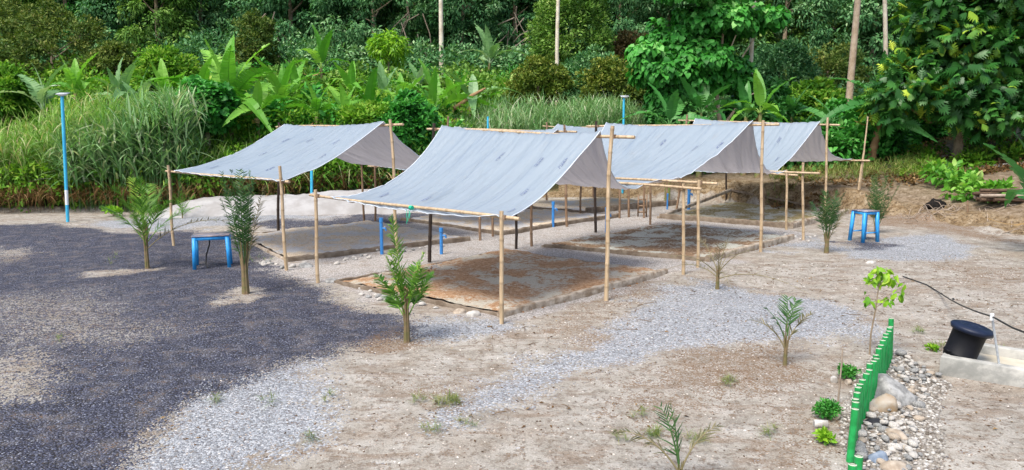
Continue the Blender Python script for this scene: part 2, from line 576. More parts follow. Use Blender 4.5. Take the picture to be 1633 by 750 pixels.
P_LIGHT = [wp([(1030, 462), (1090, 452), (1180, 458), (1300, 475), (1400, 508), (1408, 536), (1290, 545), (1210, 552), (1060, 562), (960, 585), (880, 610), (780, 655), (722, 688),
               (690, 682), (760, 622), (900, 568), (990, 525)]),
           wp([(285, 640), (330, 618), (430, 600), (520, 570), (515, 600), (520, 640), (545, 680), (470, 715), (360, 760), (150, 790), (190, 745), (255, 700)]),
           wp([(1300, 392), (1370, 384), (1480, 372), (1560, 396), (1500, 408), (1400, 416), (1330, 405)]),
           wp([(150, 352), (270, 345), (470, 342), (540, 345), (400, 356), (280, 366), (190, 362)]),
           wp([(640, 520), (740, 505), (830, 520), (800, 545), (700, 540)]),
           wp([(1110, 395), (1260, 385), (1310, 372), (1300, 392), (1200, 402)])]
P_BROWN = [(wp([(598, 545), (640, 532), (720, 540), (728, 552), (660, 562), (605, 556)]), 1.0), (wp([(1080, 590), (1180, 560), (1290, 560), (1350, 590), (1240, 620), (1120, 630)]), .75),
           (wp([(640, 625), (740, 620), (800, 640), (700, 660)]), .5), (wp([(1010, 445), (1060, 440), (1060, 460), (990, 480), (900, 500), (920, 480)]), .6),
           (wp([(880, 500), (1010, 500), (960, 540), (860, 540)]), .4), (wp([(1420, 580), (1500, 600), (1480, 640), (1440, 620)]), .4),
           (wp([(1380, 345), (1500, 352), (1640, 380), (1640, 395), (1480, 362), (1380, 352)]), .8), (wp([(1040, 600), (1130, 640), (1060, 680), (980, 640)]), .35),
           (wp([(1470, 410), (1640, 425), (1640, 470), (1500, 440)]), .5), (wp([(1240, 640), (1350, 640), (1340, 760), (1240, 760)]), .35)]


def make_ground():
    def axis(lo, fine0, fine1, hi, st):
        a = [fine0]
        while a[-1] < fine1: a.append(a[-1] + st)
        s = st
        while a[-1] < hi: s *= 1.16; a.append(a[-1] + min(s, 9))
        b = [fine0]; s = st
        while b[-1] > lo: s *= 1.16; b.append(b[-1] - min(s, 9))
        return np.array(b[:0:-1] + a)
    xs = axis(-190, -16.5, 16.5, 190, .15); ys = axis(-40, 4.0, 32, 300, .14)
    X, Y = np.meshgrid(xs, ys)
    x = X.ravel(); y = Y.ravel()
    z = height(x, y)
    nx, ny = len(xs), len(ys)
    i = np.arange(ny - 1)[:, None] * nx; j = np.arange(nx - 1)[None]
    F = np.stack([i + j, i + j + 1, i + nx + j + 1, i + nx + j], -1).reshape(-1, 4)
    near = (np.abs(x) < 40) & (y < 40)
    xn, yn = x[near], y[near]
    wx = (vnoise(xn * .8, yn * .8, 51) - .5) * 1.1 + (vnoise(xn * 2.4, yn * 2.4, 52) - .5) * .6 + (vnoise(xn * 6, yn * 6, 53) - .5) * .25
    wy = (vnoise(xn * .8, yn * .8, 54) - .5) * 1.1 + (vnoise(xn * 2.4, yn * 2.4, 55) - .5) * .6 + (vnoise(xn * 6, yn * 6, 56) - .5) * .25
    far_ = sstep(6, 14, yn) * .5 + .5
    xn = xn + wx * far_; yn = yn + wy * far_

    def soft(polys, w):
        out = np.zeros(len(x)); o = np.zeros(len(xn))
        for p in polys:
            o = np.maximum(o, sstep(-w, w, poly_sd(xn, yn, p)))
        out[near] = o
        return np.clip(out, 0, 1)
    dark = np.maximum(soft([P_DARK], .45), soft([P_DARK2, P_DARK3], .3) * .85)
    dark = dark * (1 - .42 * soft(P_PALE_IN_DARK, .8)) * (1 - .62 * soft(P_SAND_IN_DARK[:2] + P_SAND_IN_DARK[4:], .5)) * (1 - .8 * soft(P_SAND_IN_DARK[2:4], .2))
    light = soft(P_LIGHT, .45)
    # crushed-stone floor around the beds
    yard = soft([wp([(400, 430), (300, 392), (560, 330), (1000, 318), (1290, 372), (1080, 440), (800, 512), (540, 455)])], .7)
    brown = np.zeros(len(x))
    for p, k in P_BROWN:
        brown = np.maximum(brown, soft([p], .3) * k)
    sd = poly_sd(x, y, HILL_POLY)
    veg = sstep(.9, 2.6, sd + (x < 2) * 1.2)
    litter = sstep(2, 6, x) * sstep(.5, 1.6, sd) * (1 - sstep(9, 15, sd))
    bank = sstep(-.1, .25, sd) * (1 - sstep(1.1, 2.0, sd)) * (x > 0)
    g = Geo(); g.add(np.stack([x, y, z], 1), F)
    me = g.mesh('ground', [])
    for nm, v in (('dark', dark), ('light', light), ('yard', yard), ('brown', brown), ('veg', veg), ('bank', bank), ('litter', litter)):
        a = me.attributes.new(nm, 'FLOAT', 'POINT'); a.data.foreach_set('value', v.astype(np.float32))
    me.polygons.foreach_set('use_smooth', np.ones(len(F), bool))
    m, nt, out = new_mat('ground_earth_and_gravel')
    t = NT(nt)
    pos = t.n('NewGeometry').outputs['Position']
    A = {k: t.n('Attribute', attribute_name=k).outputs['Fac'] for k in ('dark', 'light', 'yard', 'brown', 'veg', 'bank', 'litter')}
    nbig = t.noise(pos, .55, 4, .6)
    nmid = t.noise(pos, 2.6, 5, .65, .3)
    nfin = t.noise(pos, 14, 5, .7)
    ngrit = t.noise(pos, 60, 3, .7)
    mp = t.n('Mapping'); t.link(pos, mp.inputs[0]); mp.inputs['Scale'].default_value = (.55, 1.6, 1); mp.inputs['Rotation'].default_value = (0, 0, .5)
    nstreak = t.noise(mp.outputs[0], 2.2, 5, .65, .6)

    def edge(a, amt, sharp=.16):
        v = t.math('ADD', a, t.math('MULTIPLY', t.math('SUBTRACT', t.math('ADD', t.math('MULTIPLY', nmid, .6), t.math('MULTIPLY', nfin, .4)), .5), amt))
        return t.smooth(v, .5 - sharp, .5 + sharp)
    # sandy earth
    sand = t.ramp(nmid, [(.28, (0.186, 0.165, 0.135)), (.45, (0.270, 0.248, 0.212)), (.62, (0.346, 0.326, 0.290)), (.8, (0.409, 0.394, 0.360))])
    sand = t.mix(t.math('MULTIPLY', t.smooth(nstreak, .50, .64), .70), sand, (.180, .133, .095))
    sand = t.mix(t.math('MULTIPLY', t.smooth(nbig, .50, .68), .6), sand, (.215, .165, .118))
    n7 = t.noise(pos, 6.5, 6, .75, .4)
    sand = t.mix(t.math('MULTIPLY', t.smooth(n7, .52, .62), .75), sand, (.150, .115, .086))
    sand = t.mix(t.math('MULTIPLY', t.smooth(nfin, .53, .63), .75), sand, (.115, .090, .070))
    sand = t.mix(t.math('MULTIPLY', t.smooth(ngrit, .56, .68), .6), sand, (.10, .080, .062))
    sand = t.mix(t.math('MULTIPLY', t.smooth(ngrit, .44, .34), .4), sand, (.56, .52, .47))
    # stone chips
    v1 = t.voro(pos, 52); v2 = t.voro(pos, 38); v3 = t.voro(pos, 62)
    hs = t.n('SeparateColor'); t.link(v1.outputs['Color'], hs.inputs[0])
    hs2 = t.n('SeparateColor'); t.link(v2.outputs['Color'], hs2.inputs[0])
    hs3 = t.n('SeparateColor'); t.link(v3.outputs['Color'], hs3.inputs[0])
    dk = t.ramp(hs.outputs[0], [(0, (0.016, 0.019, 0.035)), (.42, (0.043, 0.050, 0.088)), (.80, (0.098, 0.110, 0.168)), (.95, (0.176, 0.192, 0.255)), (1, (0.353, 0.374, 0.441))])
    dk = t.mix(t.smooth(v1.outputs['Distance'], .35, .75), dk, (0.012, 0.012, 0.015))
    dk = t.mix(t.math('MULTIPLY', t.smooth(nmid, .46, .68), .34), dk, (0.198, 0.182, 0.175))
    lt = t.ramp(hs2.outputs[0], [(0, (0.172, 0.185, 0.204)), (.3, (0.268, 0.287, 0.312)), (.7, (0.358, 0.383, 0.415)), (1, (0.498, 0.511, 0.530))])
    lt = t.mix(t.smooth(v2.outputs['Distance'], .45, .85), lt, (0.129, 0.133, 0.144))
    lt = t.mix(t.math('MULTIPLY', t.smooth(nfin, .55, .7), .4), lt, (0.334, 0.289, 0.243))
    yd = t.ramp(hs3.outputs[0], [(0, (0.129, 0.114, 0.103)), (.35, (0.258, 0.239, 0.220)), (.7, (0.342, 0.319, 0.296)), (1, (0.486, 0.471, 0.456))])
    yd = t.mix(t.math('MULTIPLY', t.smooth(nmid, .5, .7), .5), yd, (0.228, 0.182, 0.141))
    br = t.ramp(nfin, [(.3, (0.076, 0.042, 0.021)), (.5, (0.144, 0.087, 0.047)), (.75, (0.228, 0.152, 0.095))])
    bk = t.ramp(t.noise(pos, 4.2, 6, .75, .6), [(.3, (0.071, 0.045, 0.022)), (.45, (0.166, 0.115, 0.062)), (.6, (0.257, 0.200, 0.129)), (.8, (0.342, 0.295, 0.230))])
    bk = t.mix(t.math('MULTIPLY', t.smooth(nfin, .50, .62), .85), bk, (0.048, 0.030, 0.018))
    vg = t.ramp(nfin, [(.3, (0.015, 0.017, 0.006)), (.55, (0.038, 0.034, 0.014)), (.8, (0.076, 0.057, 0.027))])
    vg = t.mix(t.smooth(t.noise(pos, .9, 3), .45, .6), vg, (0.027, 0.049, 0.011))
    c = t.mix(edge(A['yard'], .8), sand, yd)

    def chips(a, cell, amt, namt):
        v = t.math('ADD', a, t.math('MULTIPLY', t.math('SUBTRACT', cell, .5), amt))
        v = t.math('ADD', v, t.math('MULTIPLY', t.math('SUBTRACT', t.math('ADD', t.math('MULTIPLY', nmid, .5), t.math('MULTIPLY', n7, .5)), .5), namt))
        return t.smooth(v, .47, .53)
    c = t.mix(t.math('MULTIPLY', chips(A['light'], hs2.outputs[1], .75, 1.9), .85), c, lt)
    c = t.mix(t.math('MULTIPLY', chips(A['dark'], hs.outputs[1], .7, 1.7), .93), c, dk)
    c = t.mix(t.math('MULTIPLY', chips(t.math('MULTIPLY', A['brown'], .8), hs3.outputs[1], .9, 2.2), .8), c, br)
    c = t.mix(edge(A['bank'], .5), c, bk)
    c = t.mix(edge(A['veg'], .7), c, vg)
    lit = t.ramp(n7, [(.3, (.055, .038, .022)), (.48, (.15, .11, .07)), (.62, (.25, .20, .145)), (.8, (.36, .31, .25))])
    c = t.mix(t.math('MULTIPLY', edge(A['litter'], .6), .9), c, lit)
    hgt = t.math('ADD', t.math('MULTIPLY', nfin, .6), t.math('ADD', t.math('MULTIPLY', ngrit, .25), t.math('MULTIPLY', nmid, 1.2)))
    stone_h = t.math('MULTIPLY', t.math('SUBTRACT', .6, v1.outputs['Distance']), t.math('ADD', A['dark'], t.math('MULTIPLY', A['light'], .8)))
    hgt = t.math('ADD', hgt, t.math('MULTIPLY', stone_h, .9))
    nb = t.bump(hgt, .75, .035)
    t.principled(out, c, .92, .15, nb)
    me.materials.append(m)
    o = bpy.data.objects.new('ground', me); COL.objects.link(o)
    tag(o, kind='structure')


make_ground()


# ------------------------------------------------------------------ poles
def bamboo(g, p0, p1, r0=.045, r1=.04, node=.34, bend=.02, sides=8, seed=0, mat=0, nodevar=.32, low=None):
    r = np.random.default_rng(seed)
    p0 = np.asarray(p0, float); p1 = np.asarray(p1, float)
    L = np.linalg.norm(p1 - p0); d = (p1 - p0) / L
    side = norm(np.cross(d, [0.31, .2, .93])); oth = np.cross(d, side)
    ks = np.arange(node * r.uniform(.3, 1), L - .03, node)
    s = [0.0, L]; rr = {0.0: 1.0, L: 1.0}; vv = {0.0: 0, L: 0}
    for k in ks:
        for off, m_, v_ in ((-.03, .99, 0), (-.008, 1.10, nodevar), (.008, 1.10, nodevar), (.03, .97, nodevar * .2)):
            if 0 < k + off < L:
                s.append(k + off); rr[k + off] = m_; vv[k + off] = v_
    s = np.array(sorted(set(s)))
    t = s / L
    a1, a2 = r.uniform(-bend, bend, 2)
    P = p0 + np.outer(s, d) + np.outer(np.sin(t * math.pi) * a1 * L * .5 + np.sin(t * 9 + seed) * .004, side) + np.outer(np.sin(t * 2 * math.pi) * a2 * L * .3, oth)
    rad = (r0 + (r1 - r0) * t) * np.array([rr[v] for v in s])
    g.tube(P, rad, sides, True, mat, np.array([vv[v] for v in s]) + 0.0)


# ------------------------------------------------------------------ tarpaulin shelters
def tarp_mat():
    m, nt, out = new_mat('silver_tarpaulin')
    t = NT(nt)
    uv = t.n('UVMap'); uv.uv_map = 'UVMap'
    geo = t.n('NewGeometry')
    mp = t.n('Mapping'); t.link(uv.outputs[0], mp.inputs[0]); mp.inputs['Scale'].default_value = (7.0, 1.1, 1); mp.inputs['Rotation'].default_value = (0, 0, .22)
    n1 = t.noise(mp.outputs[0], 1.6, 5, .6, .5)
    n2 = t.noise(geo.outputs['Position'], 1.3, 3)
    col = t.mix(n2, (.262, .330, .392), (.302, .368, .428))
    col = t.mix(t.math('MULTIPLY', t.smooth(n1, .55, .72), .40), col, (.20, .275, .37))  # broad darker streaks paint crease shading into the cloth colour
    mp2 = t.n('Mapping'); t.link(uv.outputs[0], mp2.inputs[0]); mp2.inputs['Scale'].default_value = (20, 1.6, 1); mp2.inputs['Rotation'].default_value = (0, 0, .16)
    n3 = t.noise(mp2.outputs[0], 1.3, 4, .6, .8)
    col = t.mix(t.math('MULTIPLY', t.smooth(n3, .57, .64), .45), col, (.17, .235, .32))  # narrow dark streaks paint the shade of tight creases
    n4 = t.noise(geo.outputs['Position'], 3.2, 5, .7)
    col = t.mix(t.math('MULTIPLY', t.smooth(n4, .58, .75), .22), col, (.30, .29, .27))
    under = t.mix(n2, (.30, .285, .29), (.36, .34, .35))
    c = t.mix(geo.outputs['Backfacing'], col, under)
    nb = t.bump(t.math('ADD', n1, t.math('MULTIPLY', n3, .6)), .75, .06)
    nb = t.bump(t.noise(geo.outputs['Position'], 9, 3), .12, .03, nb)
    p = t.principled(None, c, .42, .45, nb)
    tr = t.n('BsdfTranslucent'); tr.inputs[0].default_value = (.50, .47, .48, 1)
    mx = t.n('MixShader'); mx.inputs[0].default_value = .32
    t.link(p.outputs[0], mx.inputs[1]); t.link(tr.outputs[0], mx.inputs[2]); t.link(mx.outputs[0], out.inputs[0])
    return m


M['tarp'] = tarp_mat()
M['tarp_hem'] = plain('tarp_hem', (.56, .60, .64), (.48, .53, .58), 5, .5, .3, .1)
M['tarp_ink'] = plain('tarp_ink', (.07, .09, .19), (.13, .17, .28), 30, .6, .3, 0)


def smoothnoise1(x, seed):
    return vnoise(np.asarray(x) * 1.0, np.zeros_like(np.asarray(x, float)) + seed * 7.3, seed) - .5


def shelter(label, feet, zt, zt_left, tarp, seed, mats, has_marks=True, eave_stub=(.35, .35)):
    """feet: near_right, near_left, ridge_right, ridge_left, far_right, far_left as (foot px x, y, lean to top px x or None, top z, hidden)
       tarp: dict of heights and insets"""
    w = {}
    for k, (fx, fy, txp, ztop, mat) in feet.items():
        p = gnd(fx, fy); p[2] -= .02
        top = p.copy(); top[2] = ztop
        if txp is not None:
            top[0] = xat(txp, p[1], ztop)
        w[k] = (p, top, mat)
    base = np.mean([w[k][0] for k in w], axis=0); base[2] = 0
    root = thing('tarp_shelter', base, label, 'tarp shelter', 'grey tarpaulin shelters on bamboo posts')
    for i, k in enumerate(w):
        g = Geo(); p, top, mat = w[k]
        bamboo(g, p, top, .041 if 'ridge' in k else .036, .034 if 'ridge' in k else .032, .33 + .03 * (i % 3), .032, 9, seed * 31 + i)
        g.build('post', [M[mat]], root, True, loc=base)
    lines = {}
    for side, zr, zl in (('near', tarp['zn'][0], tarp['zn'][1]), ('ridge', tarp['zr'][0], tarp['zr'][1]), ('far', tarp['zf'][0], tarp['zf'][1])):
        def pt(k, z):
            p, top, _ = w[k]
            f = (z - p[2]) / (top[2] - p[2])
            q = p + (top - p) * f
            return q
        a = pt(side + '_right', zr); b = pt(side + '_left', zl)
        lines[side] = (a, b)
        d = norm(b - a)
        out = {'near': 1, 'ridge': 0, 'far': -1}[side]
        n2 = norm(np.cross(d, [0, 0, 1])) * .062 * (1 if side != 'far' else -1)
        s0, s1 = tarp.get('stub_' + side, (.4, .4))
        g = Geo()
        bamboo(g, a - d * s0 + n2, b + d * s1 + n2, .029, .024, .4, .010, 8, seed * 17 + len(side))
        g.build('ridge_pole' if side == 'ridge' else 'eave_pole', [M[tarp.get('polemat', 'bamboo')]], root, True, loc=base)
        # lashing where pole meets post
        for q in (a, b):
            lg = Geo(); lg.tube([q + n2 * .5 + [0, 0, -.035], q + n2 * .5 + [0, 0, .035]], .052, 9, True)
            lg.build('lashing', [M['bamboo_old']], root, True, loc=base)
    # tarp surface
    ns, ntt = 150, 84
    S = np.linspace(0, 1, ns + 1); T = np.linspace(0, 1, ntt + 1)

    def surf(s, t):
        s = np.asarray(s, float); t = np.asarray(t, float)

        def line(side, ins):
            a, b = lines[side]
            q = ins[0] + (1 - ins[0] - ins[1]) * s
            return a + (b - a) * q[..., None]
        N_, R_, Fr = line('near', tarp['in']), line('ridge', tarp['ir']), line('far', tarp['if'])
        lo = t < .5
        tt = np.where(lo, t * 2, (1 - t) * 2)
        E = np.where(lo[..., None], N_, Fr)
        P = E * (1 - tt[..., None]) + R_ * tt[..., None]
        sag = np.where(lo, tarp.get('sn', .30), tarp.get('sf', .42))
        endf = np.clip(np.abs(s - .5) * 2, 0, 1)
        P[..., 2] -= sag * (4 * tt * (1 - tt)) ** 1.0 * (.75 + .25 * endf) * (1.15 - .35 * tt)
        P[..., 2] += .055 * tt ** 6 + .03
        P[..., 2] -= tarp.get('sr', .09) * 4 * s * (1 - s) * tt ** 2            # ridge sag
        edge = (1 - tt) ** 3
        P[..., 2] -= np.where(lo, tarp.get('en', .10), tarp.get('ef', .12)) * 4 * s * (1 - s) * edge
        # scalloped free end edges pull inward
        dn = norm(lines['ridge'][1] - lines['ridge'][0])
        pull = .16 * (4 * tt * (1 - tt)) * (np.clip(1 - s * 7, 0, 1) ** 1.5 - np.clip(1 - (1 - s) * 7, 0, 1) ** 1.5)
        P += pull[..., None] * dn
        # long creases running from ridge to eave, fanned and broken up
        sh = s + .16 * (1 - tt) * (s - .8) + .05 * np.sin(t * 5 + seed)
        cre = 0
        for k, (fr, am) in enumerate(((9, .044), (17, .028), (33, .013))):
            ph = smoothnoise1(t * 3 + k * 9, seed + k) * 1.6
            cre = cre + am * (np.abs(np.sin(sh * fr * math.pi + ph * 2 + seed)) - .6) * (.1 + 2.0 * vnoise(s * 3.4 + seed, t * 3.5 + k, seed + k) ** 1.5)
        for k, (fr, am) in enumerate(((7, .055), (13, .040), (23, .022))):
            ph = smoothnoise1(t * 2.2 + k * 5 + 3, seed + 40 + k) * 2.2
            vv = np.clip(1 - np.abs(np.sin((sh + .05 * np.sin(t * 7 + k)) * fr * math.pi + ph + seed * 1.7)), 0, 1) ** 9
            cre = cre - am * vv * sstep(.42, .62, vnoise(s * fr * .8 + seed * 3, t * 3.2 + k * 4, seed + 70 + k))
        P[..., 2] += cre * (.35 + .65 * np.sin(np.clip(tt, 0, 1) * math.pi) ** .6) * 1.0
        P[..., 2] += (vnoise(s * 6, t * 9, seed + 5) - .5) * .03
        return P
    SS, TT = np.meshgrid(S, T)
    P = surf(SS, TT)
    nx = ns + 1
    i = np.arange(ntt)[:, None] * nx; j = np.arange(ns)[None]
    F = np.stack([i + j, i + j + 1, i + nx + j + 1, i + nx + j], -1).reshape(-1, 4)
    v = P.reshape(-1, 3)
    nrm = np.cross(v[F[0][1]] - v[F[0][0]], v[F[0][3]] - v[F[0][0]])
    if nrm[2] < 0:
        F = F[:, ::-1]
    g = Geo(); g.add(v, F)
    # hems: narrow rolled edges
    for ss, ttv in ((np.full(ntt + 1, 0.0), T), (np.full(ntt + 1, 1.0), T)):
        g.tube(surf(ss, ttv), .009, 6, True, 1)
    for k in (0.0, 1.0):
        g.tube(surf(S, np.full(ns + 1, k)), .007, 6, True, 1)
    # printed marks: rows of small letter strokes and an underline, just above the cloth
    if has_marks:
        r = np.random.default_rng(seed)
        for a in range(4):
            for b in range(3):
                s0 = .06 + a * .25 + b * .075 + r.uniform(-.015, .015); t0 = .09 + b * .135 + r.uniform(-.015, .015)
                if s0 > .93: s0 -= .9
                if r.random() < .3: continue
                Ls = np.linalg.norm(lines['ridge'][1] - lines['ridge'][0]); Lt = 2 * np.linalg.norm(lines['ridge'][0] - lines['near'][0])

                def stroke(u0, v0, u1, v1, wd):
                    u0, v0, u1, v1, wd = u0 * .6, v0 * .6, u1 * .6, v1 * .6, wd * .55
                    du, dv = u1 - u0, v1 - v0
                    ln = math.hypot(du, dv); pu, pv = -dv / ln * wd, du / ln * wd
                    q = [(u0 - pu, v0 - pv), (u1 - pu, v1 - pv), (u1 + pu, v1 + pv), (u0 + pu, v0 + pv)]
                    uu = np.array([s0 - b_ / Ls for a_, b_ in q]); tv = np.array([t0 + a_ / Lt for a_, b_ in q])
                    PP = surf(np.clip(uu, 0, 1), np.clip(tv, 0, .495)); PP[:, 2] += .012
                    g.add(PP, [(0, 1, 2, 3)], 0, 2)
                x = 0
                for ch in range(5):
                    kind = r.integers(0, 4)
                    stroke(x, 0, x, .085, .008)
                    if kind in (0, 2): stroke(x, .08, x + .05, .08, .008)
                    if kind in (1, 2): stroke(x, 0, x + .05, 0.002, .008)
                    if kind in (0, 3): stroke(x + .05, 0, x + .05, .085, .008)
                    if kind == 3: stroke(x, .045, x + .05, .045, .008)
                    x += .075
                stroke(0, -.05, x, -.05, .007)
    o = g.build('tarp', [M['tarp'], M['tarp_hem'], M['tarp_ink']], root, True, loc=base)
    me = o.data
    uvl = me.uv_layers.new(name='UVMap')
    uvv = np.zeros((len(me.vertices), 2)); uvv[:len(v), 0] = SS.ravel(); uvv[:len(v), 1] = TT.ravel()
    li = np.zeros(len(me.loops), np.int32); me.loops.foreach_get('vertex_index', li)
    uvl.data.foreach_set('uv', uvv[li].astype(np.float32).ravel())
    return root, lines


B_, W_, D_ = 'bamboo', 'bamboo_old', 'darkwood'
SH = {}
SH['A'] = shelter('nearest grey tarpaulin shelter, over the orange-brown bed, low bamboo eave towards the camera',
    dict(near_right=(800, 515, 800, 1.72, B_), near_left=(507, 450, 503, 1.78, B_), ridge_right=(967, 475, 977, 2.98, B_), ridge_left=(685, 419, 692, 3.03, D_), far_right=(1090, 438, 1090, 1.84, B_), far_left=(823, 394, 824, 1.9, D_)),
    0, 0, dict(zn=(1.62, 1.66), zr=(2.80, 2.90), zf=(1.76, 1.76), **{'in': (.0, .10), 'ir': (.055, .06), 'if': (.20, .03)}, sn=.34, sf=.40, stub_near=(.30, .28), stub_ridge=(.42, .3), stub_far=(.45, .3)), 3, None)
SH['C'] = shelter('leftmost grey tarpaulin shelter, beside the pale sand mound',
    dict(near_right=(457, 430, 446, 2.16, B_), near_left=(277, 390, 268, 2.0, B_), ridge_right=(634, 404, 622, 3.12, B_), ridge_left=(444, 366, 445, 3.06, D_), far_right=(766, 381, 764, 1.85, W_), far_left=(581, 353, 576, 1.9, W_)),
    0, 0, dict(zn=(1.84, 1.84), zr=(3.0, 2.94), zf=(1.78, 1.85), **{'in': (-.02, .06), 'ir': (.05, .06), 'if': (.10, .03)}, sn=.16, sf=.30, en=.03, stub_near=(.22, .28), stub_ridge=(.42, .3), stub_far=(.2, .3)), 7, None)
SH['B'] = shelter('grey tarpaulin shelter behind the nearest one, second of the right-hand row',
    dict(near_right=(1113, 428, 1115, 1.86, B_), near_left=(848, 390, 847, 1.9, W_), ridge_right=(1213, 400, 1217, 3.10, B_), ridge_left=(950, 371, 951, 3.1, D_), far_right=(1281, 381, 1281, 2.02, B_), far_left=(1037, 356, 1037, 1.9, W_)),
    0, 0, dict(zn=(1.80, 1.78), zr=(3.0, 2.96), zf=(1.76, 1.78), **{'in': (.20, .03), 'ir': (.055, .07), 'if': (.10, .03)}, sn=.36, sf=.40, en=.22, stub_near=(.38, .3), stub_ridge=(.36, .36), stub_far=(.45, .3)), 12, None)
SH['D'] = shelter('farthest right grey tarpaulin shelter, in front of the earth bank',
    dict(near_right=(1254, 366, 1254, 1.72, B_), near_left=(1027, 346, 1027, 1.8, W_), ridge_right=(1314, 352, 1320, 3.22, B_), ridge_left=(1079, 334, 1096, 3.35, W_), far_right=(1367, 338, 1378, 2.12, B_), far_left=(1158, 323, 1158, 1.9, D_)),
    0, 0, dict(zn=(1.58, 1.7), zr=(3.0, 3.14), zf=(1.78, 1.75), **{'in': (.10, .03), 'ir': (.05, .07), 'if': (.07, .03)}, sn=.36, sf=.34, stub_near=(.3, .3), stub_ridge=(.36, .36), stub_far=(.25, .3)), 19, None)
SH['E'] = shelter('grey tarpaulin shelter mostly hidden behind the nearest one, only its ridge showing',
    dict(near_right=(786, 374, 786, 1.82, W_), near_left=(598, 352, 598, 1.85, W_), ridge_right=(904, 361, 900, 3.0, W_), ridge_left=(707, 340, 715, 3.28, W_), far_right=(988, 346, 988, 1.8, W_), far_left=(800, 331, 800, 1.8, W_)),
    0, 0, dict(zn=(1.7, 1.7), zr=(2.80, 2.86), zf=(1.66, 1.7), **{'in': (.10, .03), 'ir': (.05, .07), 'if': (.10, .03)}, stub_ridge=(.4, .4), polemat='bamboo'), 23, None)
SH['F'] = shelter('farthest grey tarpaulin shelter, its ridge left of the big-leaved tree',
    dict(near_right=(926, 341, 926, 1.8, W_), near_left=(770, 325, 770, 1.8, W_), ridge_right=(1003, 345, 1003, 2.9, W_), ridge_left=(872, 322, 872, 3.1, W_), far_right=(1064, 328, 1064, 1.8, W_), far_left=(946, 316, 946, 1.8, W_)),
    0, 0, dict(zn=(1.7, 1.7), zr=(2.88, 2.94), zf=(1.66, 1.7), **{'in': (.10, .03), 'ir': (.02, .16), 'if': (.10, .03)}, stub_ridge=(.2, .4), polemat='bamboo'), 29, None)


# ------------------------------------------------------------------ planting beds
def soil_mat(name, cols, pale):
    m, nt, out = new_mat(name)
    t = NT(nt)
    pos = t.n('NewGeometry').outputs['Position']
    n1 = t.noise(pos, 13, 6, .78); n2 = t.noise(pos, 1.1, 4, .6, .4); n3 = t.noise(pos, 44, 4, .75)
    c = t.ramp(n1, [(.3, cols[0]), (.5, cols[1]), (.72, cols[2])])
    c = t.mix(t.smooth(t.math('ADD', n2, t.math('MULTIPLY', t.math('SUBTRACT', n1, .5), .7)), .46, .58), c, t.ramp(n3, [(.35, tuple(.55 * v for v in pale)), (.6, pale)]))
    c = t.mix(t.math('MULTIPLY', t.smooth(n3, .54, .64), .7), c, (.075, .045, .027))
    nb = t.bump(t.math('ADD', n1, t.math('MULTIPLY', n3, .5)), .9, .05)
    t.principled(out, c, .95, .1, nb)
    return m


SOILS = [soil_mat('soil_orange', [(0.207, 0.105, 0.053), (0.439, 0.267, 0.151), (0.610, 0.446, 0.302)], (0.620, 0.570, 0.466)),
         soil_mat('soil_dark', [(0.127, 0.076, 0.047), (0.268, 0.174, 0.105), (0.506, 0.393, 0.277)], (0.620, 0.620, 0.538)),
         soil_mat('soil_pale', [(0.357, 0.257, 0.154), (0.620, 0.515, 0.384), (0.620, 0.620, 0.585)], (0.620, 0.620, 0.620)),
         soil_mat('soil_green', [(0.149, 0.129, 0.054), (0.312, 0.249, 0.115), (0.550, 0.454, 0.292)], (0.620, 0.605, 0.508))]
M['kerb_pale'] = plain('kerb_cement', (.40, .345, .28), (.20, .15, .105), 5, .9, .15, .6, 18, bdist=.04)
M['kerb_dark'] = plain('kerb_wood_shaded', (.12, .090, .065), (.21, .17, .13), 5, .9, .15, .6, 18, bdist=.03)  # wood brown, darkened to include the shade under the tarps


